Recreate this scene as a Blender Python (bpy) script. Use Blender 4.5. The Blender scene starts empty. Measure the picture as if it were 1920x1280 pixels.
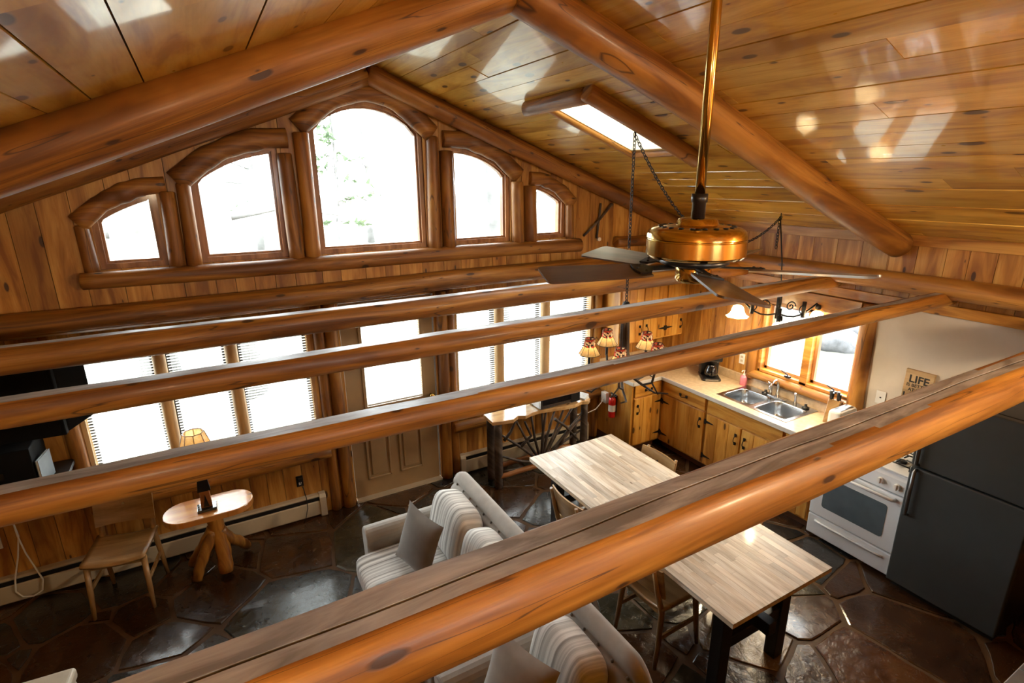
import bpy, math, random
from mathutils import Vector, Matrix, noise as mnoise

S = bpy.context.scene
COL = S.collection
PI = math.pi
rnd = random.Random(7)

# ------------------------------------------------------------------ camera
CAM_H = 3.10
F_PX = 1022.94
PITCH, YAW, ROLL = 0.292044, 0.512341, 0.0080909
fw = Vector((math.sin(YAW) * math.cos(PITCH), math.cos(YAW) * math.cos(PITCH), -math.sin(PITCH)))
rt = Vector((math.cos(YAW), -math.sin(YAW), 0))
dn = fw.cross(rt)
c_, s_ = math.cos(ROLL), math.sin(ROLL)
rt, dn = c_ * rt + s_ * dn, -s_ * rt + c_ * dn
cam = bpy.data.objects.new('camera', bpy.data.cameras.new('camera'))
COL.objects.link(cam)
cam.data.sensor_width = 36
cam.data.sensor_fit = 'HORIZONTAL'
cam.data.lens = F_PX / 1920 * 36
cam.data.clip_start = 0.05
cam.matrix_world = Matrix(((rt.x, -dn.x, -fw.x, 0), (rt.y, -dn.y, -fw.y, 0), (rt.z, -dn.z, -fw.z, CAM_H), (0, 0, 0, 1)))
S.camera = cam

# ------------------------------------------------------------------ world, exposure
W = bpy.data.worlds.new('overcast_sky')
S.world = W
W.use_nodes = True
bg = W.node_tree.nodes['Background']
bg.inputs[0].default_value = (0.93, 0.98, 1.0, 1)
bg.inputs[1].default_value = 9.0
S.view_settings.view_transform = 'Standard'
S.view_settings.look = 'None'
S.view_settings.exposure = 1.12
S.view_settings.gamma = 1.0
S.view_settings.use_curve_mapping = False
try:
    S.cycles.sample_clamp_indirect = 6.0
    S.cycles.caustics_reflective = False
    S.cycles.caustics_refractive = False
    S.cycles.adaptive_threshold = 0.02
    S.cycles.max_bounces = 7
    S.cycles.diffuse_bounces = 4
    S.cycles.glossy_bounces = 3
    S.cycles.transmission_bounces = 4
    S.cycles.transparent_max_bounces = 8
except Exception:
    pass


def portal(loc, rot, sx, sy):
    ld = bpy.data.lights.new('window_portal', 'AREA')
    ld.shape = 'RECTANGLE'
    ld.size, ld.size_y = sx, sy
    ld.energy = 1
    try:
        ld.cycles.is_portal = True
    except Exception:
        return
    o = bpy.data.objects.new('window_portal', ld)
    COL.objects.link(o)
    o.location = loc
    o.rotation_euler = rot


# room: x -2.25..5.0, far gable wall y 4.92, ridge x 1.377
XL, XR, YF, YN, RX, RZ, SL = -2.25, 5.0, 4.92, -2.4, 1.377, 4.0, 0.38


def roof(x):
    return RZ - SL * abs(x - RX)


portal((1.38, 5.10, 3.08), (-PI / 2, 0, 0), 4.3, 1.4)
portal((1.42, 5.10, 1.38), (-PI / 2, 0, 0), 5.0, 1.35)
portal((5.16, 3.03, 1.5), (0, PI / 2, 0), 0.9, 1.05)
portal((2.83, 3.39, 3.95), (0, math.atan(SL), 0), 0.8, 0.6)
portal((1.38, YN - 0.14, 2.95), (PI / 2, 0, 0), 1.1, 0.75)


# ------------------------------------------------------------------ materials
def srgb(r, g, b):
    f = lambda c: c / 12.92 if c <= 0.04045 else ((c + 0.055) / 1.055) ** 2.4
    return (f(r / 255), f(g / 255), f(b / 255), 1)


class N:
    def __init__(s, name):
        s.m = bpy.data.materials.new(name)
        s.m.use_nodes = True
        s.t = s.m.node_tree
        s.b = s.t.nodes['Principled BSDF']
        s.out = s.t.nodes['Material Output']

    def n(s, ty, **k):
        o = s.t.nodes.new(ty)
        for a, b in k.items():
            setattr(o, a, b)
        return o

    def l(s, a, b):
        s.t.links.new(a, b)

    def math(s, op, a, b=None, clamp=False):
        o = s.n('ShaderNodeMath', operation=op, use_clamp=clamp)
        for i, v in enumerate((a, b)):
            if v is None:
                continue
            if isinstance(v, (int, float)):
                o.inputs[i].default_value = v
            else:
                s.l(v, o.inputs[i])
        return o.outputs[0]

    def ramp(s, fac, stops):
        o = s.n('ShaderNodeValToRGB')
        e = o.color_ramp.elements
        while len(e) < len(stops):
            e.new(0.5)
        for q, (p, c) in zip(e, stops):
            q.position = p
            q.color = c if len(c) == 4 else (*c, 1)
        s.l(fac, o.inputs[0])
        return o.outputs[0]

    def mix(s, fac, a, b, mode='MIX'):
        o = s.n('ShaderNodeMix', data_type='RGBA', blend_type=mode)
        for i, v in ((0, fac), (6, a), (7, b)):
            if isinstance(v, (int, float)):
                o.inputs[i].default_value = v
            elif isinstance(v, tuple):
                o.inputs[i].default_value = v if len(v) == 4 else (*v, 1)
            else:
                s.l(v, o.inputs[i])
        return o.outputs[2]

    def noise(s, vec, scale, detail=3, rough=0.55, dist=0.0):
        o = s.n('ShaderNodeTexNoise')
        o.inputs['Scale'].default_value = scale
        o.inputs['Detail'].default_value = detail
        o.inputs['Roughness'].default_value = rough
        o.inputs['Distortion'].default_value = dist
        if vec is not None:
            s.l(vec, o.inputs['Vector'])
        return o.outputs['Fac']

    def bump(s, h, strength, dist=0.01):
        o = s.n('ShaderNodeBump')
        o.inputs['Strength'].default_value = strength
        o.inputs['Distance'].default_value = dist
        s.l(h, o.inputs['Height'])
        s.l(o.outputs[0], s.b.inputs['Normal'])
        return o

    def set(s, **k):
        nm = {'col': 'Base Color', 'rough': 'Roughness', 'metal': 'Metallic', 'coat': 'Coat Weight', 'coatr': 'Coat Roughness',
              'spec': 'Specular IOR Level', 'trans': 'Transmission Weight', 'em': 'Emission Color', 'ems': 'Emission Strength',
              'sheen': 'Sheen Weight'}
        for a, v in k.items():
            i = s.b.inputs[nm[a]]
            if isinstance(v, (int, float, tuple)):
                i.default_value = v
            else:
                s.l(v, i)
        return s


def wood(name, dark, mid, light, al, ac, rough=0.3, coat=0.5, coatr=0.1, knots=0.62, gl=1.2, ga=9.0, tint=0.35, bump=0.15, kd=(0.045, 0.018, 0.008, 1), ks=1.0, streak=0.5, cracks=False, rv_=0.12, kr=1.0):
    """varnished timber: grain runs along vector al, ac lies across it on the face"""
    n = N(name)
    tc = n.n('ShaderNodeTexCoord')
    oi = n.n('ShaderNodeObjectInfo')
    rv = n.math('MULTIPLY', oi.outputs['Random'], 53.0)

    def dot(v):
        d = n.n('ShaderNodeVectorMath', operation='DOT_PRODUCT')
        n.l(tc.outputs['Object'], d.inputs[0])
        d.inputs[1].default_value = v
        return n.math('ADD', d.outputs['Value'], rv)
    u, v = dot(al), dot(ac)

    def vec(a, b):
        q = n.n('ShaderNodeCombineXYZ')
        n.l(n.math('MULTIPLY', u, a), q.inputs[0])
        n.l(n.math('MULTIPLY', v, b), q.inputs[1])
        return q.outputs[0]
    g1 = n.noise(vec(gl, ga), 1.0, 4, 0.6, 0.7)
    col = n.ramp(g1, [(0.36, dark), (0.5, mid), (0.64, light)])
    g2 = n.noise(vec(2.5, 90), 1.0, 2, 0.5)
    col = n.mix(n.math('MULTIPLY', n.math('SUBTRACT', g2, 0.45), 0.9, True), col, dark, 'MIX')
    blot = n.noise(vec(1.1, 1.6), 1.0, 2)
    col = n.mix(n.math('MULTIPLY', n.math('SUBTRACT', blot, 0.5), 1.1 * streak, True), col, dark)
    if cracks:
        ck = n.noise(vec(0.55, 13), 1.0, 2, 0.5, 0.3)
        ckm = n.math('MULTIPLY', n.math('SUBTRACT', 0.007, n.math('ABSOLUTE', n.math('SUBTRACT', ck, 0.56))), 160.0, True)
        col = n.mix(n.math('MULTIPLY', ckm, 0.8), col, kd)
    # knots
    wob = n.noise(vec(5, 5), 1.0, 2)
    vo = n.n('ShaderNodeTexVoronoi', voronoi_dimensions='2D', feature='F1')
    n.l(vec(2.3 * ks, 6.2 * ks), vo.inputs['Vector'])
    vo.inputs['Scale'].default_value = 1.0
    sp = n.n('ShaderNodeSeparateColor')
    n.l(vo.outputs['Color'], sp.inputs[0])
    gate = n.math('GREATER_THAN', sp.outputs[0], knots)
    rad = n.math('ADD', n.math('MULTIPLY', sp.outputs[1], 0.085 * kr), 0.022 * kr)
    dd = n.math('ADD', vo.outputs['Distance'], n.math('MULTIPLY', n.math('SUBTRACT', wob, 0.5), 0.08))
    kf = n.math('MULTIPLY', n.math('MULTIPLY', n.math('SUBTRACT', rad, dd), 30.0, True), gate)
    halo = n.math('MULTIPLY', n.math('MULTIPLY', n.math('SUBTRACT', n.math('MULTIPLY', rad, 2.6), dd), 4.0, True), n.math('MULTIPLY', gate, 0.55))
    col = n.mix(halo, col, dark)
    col = n.mix(n.math('MULTIPLY', kf, 0.9), col, kd)
    # board to board tint
    tv = n.math('ADD', n.math('MULTIPLY', oi.outputs['Random'], tint), 1 - tint * 0.55)
    hs = n.n('ShaderNodeHueSaturation')
    n.l(col, hs.inputs['Color'])
    n.l(tv, hs.inputs['Value'])
    hs.inputs['Saturation'].default_value = 1.0
    rgh = n.math('ADD', n.math('MULTIPLY', n.math('SUBTRACT', n.noise(vec(6, 14), 1.0, 3), 0.5), rv_ * 2), rough, True)
    n.set(col=hs.outputs[0], rough=rgh, coat=coat, coatr=coatr, spec=0.5)
    n.bump(n.math('SUBTRACT', g1, n.math('MULTIPLY', kf, 0.4)), bump, 0.004)
    return n.m


def plain(name, col, rough=0.5, metal=0.0, coat=0.0, var=0.12, scale=8.0, bump=0.0, bscale=60.0, **k):
    n = N(name)
    tc = n.n('ShaderNodeTexCoord')
    f = n.noise(tc.outputs['Object'], scale, 3)
    d = tuple(c * (1 - var) for c in col[:3])
    l = tuple(min(1, c * (1 + var)) for c in col[:3])
    n.set(col=n.ramp(f, [(0.3, d), (0.7, l)]), rough=rough, metal=metal, coat=coat, **k)
    if bump:
        n.bump(n.noise(tc.outputs['Object'], bscale, 3), bump, 0.003)
    return n.m


X, Y, Z = (1, 0, 0), (0, 1, 0), (0, 0, 1)
PD, PM, PLt = (0.26, 0.095, 0.014, 1), (0.46, 0.205, 0.034, 1), (0.62, 0.33, 0.075, 1)
LD, LM, LL = (0.14, 0.047, 0.007, 1), (0.31, 0.122, 0.017, 1), (0.47, 0.215, 0.038, 1)
M = {}
M['wall_far'] = wood('pine_wall_vertical_x', PD, PM, PLt, Z, X, rough=0.5, coat=0.08, coatr=0.2, knots=0.55)
M['wall_right'] = wood('pine_wall_vertical_y', PD, PM, PLt, Z, Y, rough=0.42, coat=0.25, coatr=0.16, knots=0.55)
M['ceil'] = wood('pine_ceiling', (0.40, 0.185, 0.022, 1), (0.66, 0.385, 0.055, 1), (0.78, 0.52, 0.11, 1), Y, X, rough=0.33, coat=0.6, coatr=0.06, knots=0.40, ga=8, bump=0.16, tint=0.42, kr=1.45, streak=0.65)
M['log'] = wood('varnished_log', LD, LM, LL, X, (0, 0.75, 1.0), rough=0.50, coat=0.09, coatr=0.18, knots=0.48, gl=0.8, ga=11, tint=0.2, bump=0.6, ks=1.0, streak=1.0, cracks=True, kr=1.15)
M['trimlog'] = wood('window_trim_log', (0.13, 0.045, 0.009, 1), (0.27, 0.105, 0.018, 1), (0.40, 0.185, 0.036, 1), X, (0, 0.75, 1.0), rough=0.55, coat=0.06, coatr=0.25, knots=0.45, gl=0.9, ga=12, tint=0.3, bump=0.5, ks=1.3, streak=0.9, cracks=True)
M['logz'] = wood('varnished_root_log', LD, LM, LL, Z, (1, 1, 0), rough=0.4, coat=0.3, knots=0.6, ga=14, bump=0.3)
M['tv'] = plain('matt_black_casing', (0.006, 0.006, 0.006), 0.8, spec=0.1)
M['log_dark'] = wood('varnished_log_dark', (0.17, 0.055, 0.014, 1), (0.27, 0.095, 0.022, 1), (0.36, 0.145, 0.036, 1), X, (0, 0.75, 1.0), rough=0.33, coat=0.5, coatr=0.12, knots=0.62, gl=0.9, ga=7, tint=0.2, bump=0.22)
M['sawn'] = wood('weathered_sawn_top', (0.17, 0.155, 0.145, 1), (0.30, 0.285, 0.275, 1), (0.43, 0.42, 0.41, 1), X, Y, rough=0.42, coat=0.0, knots=0.9, gl=3, ga=16, tint=0.15, bump=0.35)
M['cab'] = wood('pine_cabinet', (0.40, 0.155, 0.02, 1), (0.60, 0.27, 0.042, 1), (0.70, 0.38, 0.085, 1), Z, (1, 1, 0), rough=0.35, coat=0.35, coatr=0.12, knots=0.7, tint=0.25)
M['cab_h'] = wood('pine_drawer', (0.40, 0.155, 0.02, 1), (0.60, 0.27, 0.042, 1), (0.70, 0.38, 0.085, 1), (1, 1, 0), Z, rough=0.35, coat=0.35, coatr=0.12, knots=0.7, tint=0.2)
M['cab_dark'] = plain('cabinet_gap', (0.10, 0.035, 0.01), 0.6)
M['trim'] = wood('pine_trim', PD, PM, PLt, Y, Z, rough=0.35, coat=0.4, knots=0.75)
M['frame'] = wood('window_frame_wood', (0.20, 0.08, 0.03, 1), (0.33, 0.15, 0.06, 1), (0.45, 0.23, 0.10, 1), Z, X, rough=0.4, coat=0.2, knots=0.95, tint=0.1)
M['mull'] = wood('pale_mullion_log', (0.45, 0.27, 0.11, 1), (0.60, 0.38, 0.17, 1), (0.70, 0.48, 0.24, 1), X, (0, 1, 1), rough=0.4, coat=0.2, knots=0.9, tint=0.1)
M['stave'] = wood('butcher_block', (0.46, 0.36, 0.25, 1), (0.66, 0.57, 0.45, 1), (0.78, 0.71, 0.60, 1), Y, X, rough=0.42, coat=0.15, knots=0.93, gl=2, ga=16, tint=0.45, kd=(0.14, 0.09, 0.05, 1), ks=2, streak=0.1)
M['oak'] = wood('pale_chair_wood', (0.22, 0.12, 0.045, 1), (0.34, 0.20, 0.08, 1), (0.46, 0.29, 0.13, 1), X, (0, 1, 1), rough=0.32, coat=0.4, knots=0.97, tint=0.15)
M['oakz'] = wood('pale_leg_wood', (0.22, 0.12, 0.045, 1), (0.34, 0.20, 0.08, 1), (0.46, 0.29, 0.13, 1), Z, (1, 1, 0), rough=0.32, coat=0.4, knots=0.97, tint=0.15)
M['oval'] = wood('lacquered_pine_top', (0.50, 0.18, 0.035, 1), (0.66, 0.29, 0.065, 1), (0.74, 0.38, 0.11, 1), X, Y, rough=0.3, coat=0.45, coatr=0.1, knots=0.8)
M['bark'] = wood('dark_bark_twig', (0.02, 0.012, 0.008, 1), (0.05, 0.032, 0.022, 1), (0.11, 0.08, 0.06, 1), Z, (1, 1, 0), rough=0.6, coat=0.1, knots=0.9, bump=0.5)
M['shelf'] = wood('live_edge_slab', (0.45, 0.24, 0.09, 1), (0.62, 0.38, 0.16, 1), (0.72, 0.50, 0.25, 1), X, Y, rough=0.22, coat=0.7, coatr=0.08, knots=0.85)
M['black_wood'] = plain('black_stained_wood', (0.012, 0.011, 0.012), 0.45, bump=0.1)
M['drywall'] = plain('painted_drywall', (0.60, 0.53, 0.45), 0.75, var=0.03, bump=0.05, bscale=200)
M['shaft'] = plain('skylight_shaft_paint', (0.80, 0.72, 0.55), 0.7, var=0.03)
M['outer'] = plain('outer_wall', (0.20, 0.14, 0.09), 0.8)
M['white'] = plain('white_enamel', (0.78, 0.80, 0.82), 0.22, coat=0.5, var=0.02)
M['white_matte'] = plain('white_plastic', (0.75, 0.73, 0.69), 0.45, var=0.03)
M['blind'] = plain('blind_slat', (0.82, 0.82, 0.80), 0.5, var=0.02)
M['heater'] = plain('beige_heater_enamel', (0.50, 0.43, 0.32), 0.45, var=0.05)
M['black'] = plain('black_plastic', (0.010, 0.010, 0.011), 0.35)
M['black_gloss'] = plain('black_gloss', (0.006, 0.006, 0.007), 0.08, coat=0.5)
M['iron'] = plain('black_iron', (0.018, 0.016, 0.015), 0.5, metal=0.6, bump=0.2)
M['chrome'] = plain('chrome', (0.75, 0.76, 0.78), 0.12, metal=1.0, var=0.03)
M['steel'] = plain('brushed_steel', (0.42, 0.43, 0.44), 0.24, metal=1.0, var=0.05, scale=30)
M['brass'] = plain('antique_brass', (0.60, 0.41, 0.12), 0.16, metal=1.0, var=0.08)
M['fridge'] = plain('slate_steel', (0.070, 0.078, 0.080), 0.42, metal=0.35, var=0.04)
M['fridge_handle'] = plain('fridge_handle', (0.22, 0.23, 0.24), 0.3, metal=0.9)
M['counter'] = plain('tan_laminate', (0.58, 0.43, 0.27), 0.22, var=0.12, scale=25, coat=0.4)
M['counter_edge'] = plain('counter_edge', (0.55, 0.50, 0.44), 0.3, var=0.06, coat=0.3)
M['blade'] = wood('walnut_blade', (0.045, 0.026, 0.015, 1), (0.085, 0.05, 0.03, 1), (0.13, 0.08, 0.05, 1), X, Y, rough=0.35, coat=0.3, coatr=0.15, knots=0.98, tint=0.1)
M['cover'] = plain('grey_book_cover', (0.16, 0.18, 0.20), 0.5)
M['red'] = plain('red_paint', (0.55, 0.015, 0.012), 0.25, coat=0.5, var=0.05)
M['pink'] = plain('pink_soap', (0.75, 0.22, 0.30), 0.2, var=0.05, coat=0.4)
M['paper'] = plain('paper_label', (0.75, 0.75, 0.72), 0.6, var=0.1, scale=40)
M['door'] = plain('tan_door_paint', (0.32, 0.205, 0.10), 0.42, var=0.08, scale=5, coat=0.1)
M['glass_dark'] = plain('oven_glass', (0.10, 0.13, 0.15), 0.08, coat=0.5, var=0.1)
M['grout'] = plain('sandy_grout', (0.095, 0.048, 0.017), 0.6, var=0.3, scale=6, bump=0.4)
M['sofa'] = plain('taupe_suede', (0.30, 0.265, 0.225), 0.85, var=0.12, scale=10, bump=0.1, sheen=0.3)
M['pillow_brown'] = plain('brown_suede', (0.15, 0.125, 0.10), 0.9, var=0.12, scale=10, bump=0.1, sheen=0.3)
M['ottoman'] = plain('cream_leather', (0.62, 0.55, 0.42), 0.45, var=0.08, bump=0.1)
M['tile'] = plain('grey_tile', (0.28, 0.31, 0.33), 0.3, var=0.2)
M['tile_grout'] = plain('tile_grout', (0.55, 0.57, 0.56), 0.7)
M['sign'] = wood('sign_board', (0.32, 0.20, 0.09, 1), (0.45, 0.29, 0.14, 1), (0.55, 0.38, 0.20, 1), Y, Z, rough=0.6, coat=0, knots=0.9, tint=0.05)
M['ink'] = plain('stencil_ink', (0.02, 0.018, 0.015), 0.7)
M['mortar'] = plain('dark_void', (0.03, 0.02, 0.015), 0.9)
M['tree'] = plain('tree_bark', (0.12, 0.118, 0.115), 0.9, var=0.3, scale=3, bump=0.5, bscale=12)
M['birch'] = plain('pale_bark', (0.17, 0.17, 0.165), 0.9, var=0.3, scale=4, bump=0.4, bscale=10)
M['needles'] = plain('conifer_needles', (0.14, 0.20, 0.12), 0.8, var=0.3)
M['ground'] = plain('pale_dry_ground', (0.15, 0.15, 0.125), 0.95, var=0.5, scale=1.2)
M['rock'] = plain('rock', (0.08, 0.08, 0.085), 0.9, var=0.3)


def glass_mat():
    n = N('window_glass')
    t = n.n('ShaderNodeBsdfTransparent')
    t.inputs[0].default_value = (0.97, 0.985, 0.98, 1)
    g = n.n('ShaderNodeBsdfGlossy')
    g.inputs['Roughness'].default_value = 0.02
    lw = n.n('ShaderNodeLayerWeight')
    lw.inputs[0].default_value = 0.5
    fac = n.math('ADD', n.math('MULTIPLY', n.math('POWER', lw.outputs['Facing'], 5.0), 0.45), 0.02)
    mx = n.n('ShaderNodeMixShader')
    n.l(fac, mx.inputs[0])
    n.l(t.outputs[0], mx.inputs[1])
    n.l(g.outputs[0], mx.inputs[2])
    n.l(mx.outputs[0], n.out.inputs[0])
    return n.m


M['glass'] = glass_mat()


def stone_mat(name, a, b, c, rough=0.22):
    n = N(name)
    tc = n.n('ShaderNodeTexCoord')
    oi = n.n('ShaderNodeObjectInfo')
    ad = n.n('ShaderNodeVectorMath', operation='ADD')
    n.l(tc.outputs['Object'], ad.inputs[0])
    n.l(n.math('MULTIPLY', oi.outputs['Random'], 31.0), ad.inputs[1])
    f = n.noise(ad.outputs[0], 3.0, 5, 0.6, 0.8)
    h = n.noise(ad.outputs[0], 14.0, 5, 0.65, 1.2)
    col = n.ramp(f, [(0.3, a), (0.5, b), (0.7, c)])
    hs = n.n('ShaderNodeHueSaturation')
    n.l(col, hs.inputs['Color'])
    n.l(n.math('ADD', n.math('MULTIPLY', oi.outputs['Random'], 0.7), 0.35), hs.inputs['Value'])
    n.set(col=hs.outputs[0], rough=n.math('ADD', n.math('MULTIPLY', h, 0.25), rough - 0.1), coat=0.5, coatr=0.12)
    n.bump(n.math('ADD', n.math('MULTIPLY', f, 2.0), h), 0.5, 0.011)
    return n.m


STONES = [stone_mat('flagstone_brown', (0.035, 0.013, 0.005), (0.075, 0.030, 0.010), (0.125, 0.055, 0.02)),
          stone_mat('flagstone_umber', (0.025, 0.011, 0.005), (0.050, 0.022, 0.009), (0.085, 0.040, 0.018)),
          stone_mat('flagstone_slate', (0.018, 0.018, 0.017), (0.035, 0.034, 0.032), (0.06, 0.058, 0.052)),
          stone_mat('flagstone_olive', (0.025, 0.022, 0.012), (0.05, 0.042, 0.022), (0.08, 0.065, 0.035)),
          stone_mat('flagstone_rust', (0.12, 0.04, 0.012), (0.22, 0.085, 0.025), (0.30, 0.14, 0.045)),
          stone_mat('flagstone_tan', (0.18, 0.11, 0.05), (0.28, 0.18, 0.085), (0.36, 0.25, 0.13))]


def stripe_mat():
    n = N('striped_upholstery')
    tc = n.n('ShaderNodeTexCoord')
    sx = n.n('ShaderNodeSeparateXYZ')
    n.l(tc.outputs['Object'], sx.inputs[0])
    wob = n.noise(tc.outputs['Object'], 9.0, 3)
    st = n.n('ShaderNodeTexNoise', noise_dimensions='1D')
    st.inputs['Scale'].default_value = 34
    st.inputs['Detail'].default_value = 4
    n.l(n.math('ADD', sx.outputs[1], n.math('MULTIPLY', wob, 0.012)), st.inputs['W'])
    col = n.ramp(st.outputs['Fac'], [(0.32, (0.22, 0.20, 0.175)), (0.5, (0.50, 0.48, 0.44)), (0.60, (0.68, 0.66, 0.61))])
    n.set(col=col, rough=0.85, sheen=0.25)
    n.bump(n.noise(tc.outputs['Object'], 150, 2), 0.2, 0.002)
    return n.m


M['stripe'] = stripe_mat()


def shade_mat(name, band):
    n = N(name)
    tc = n.n('ShaderNodeTexCoord')
    f = n.noise(tc.outputs['Object'], 30, 3, 0.6, 1.0)
    sx = n.n('ShaderNodeSeparateXYZ')
    n.l(tc.outputs['Object'], sx.inputs[0])
    amber = n.ramp(f, [(0.3, (0.78, 0.50, 0.18)), (0.7, (0.88, 0.68, 0.36))])
    if band:
        vo = n.n('ShaderNodeTexVoronoi')
        vo.inputs['Scale'].default_value = 75
        n.l(tc.outputs['Object'], vo.inputs['Vector'])
        sp = n.n('ShaderNodeSeparateColor')
        n.l(vo.outputs['Color'], sp.inputs[0])
        pat = n.ramp(sp.outputs[0], [(0.0, (0.06, 0.03, 0.03)), (0.22, (0.45, 0.05, 0.03)), (0.5, (0.75, 0.62, 0.42)), (0.85, (0.55, 0.20, 0.06))])
        n.t.nodes[-1].color_ramp.interpolation = 'CONSTANT'
        amber = pat
    tr = n.n('ShaderNodeBsdfTranslucent')
    n.l(amber, tr.inputs[0])
    n.set(col=amber, rough=0.5)
    mx = n.n('ShaderNodeMixShader')
    mx.inputs[0].default_value = 0.5
    n.l(n.b.outputs[0], mx.inputs[1])
    n.l(tr.outputs[0], mx.inputs[2])
    n.l(mx.outputs[0], n.out.inputs[0])
    return n.m


M['shade'] = shade_mat('mica_shade', False)
M['shade_band'] = shade_mat('painted_shade_band', True)


def emit(name, col, s):
    n = N(name)
    n.set(col=(0.9, 0.85, 0.75, 1), em=(*col, 1), ems=s)
    return n.m


M['bulb'] = emit('lit_bulb', (1.0, 0.80, 0.50), 220)
M['bulb_soft'] = emit('lit_small_bulb', (1.0, 0.74, 0.42), 12)


def frosted():
    n = N('frosted_bell_glass')
    n.set(col=(0.9, 0.85, 0.74, 1), rough=0.35)
    tr = n.n('ShaderNodeBsdfTranslucent')
    tr.inputs[0].default_value = (0.95, 0.88, 0.74, 1)
    f = n.noise(n.n('ShaderNodeTexCoord').outputs['Object'], 25, 3)
    n.l(n.ramp(f, [(0.3, (0.85, 0.78, 0.64)), (0.7, (0.95, 0.92, 0.84))]), n.b.inputs['Base Color'])
    mx = n.n('ShaderNodeMixShader')
    mx.inputs[0].default_value = 0.6
    n.l(n.b.outputs[0], mx.inputs[1])
    n.l(tr.outputs[0], mx.inputs[2])
    n.l(mx.outputs[0], n.out.inputs[0])
    return n.m


M['bell'] = frosted()


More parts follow.
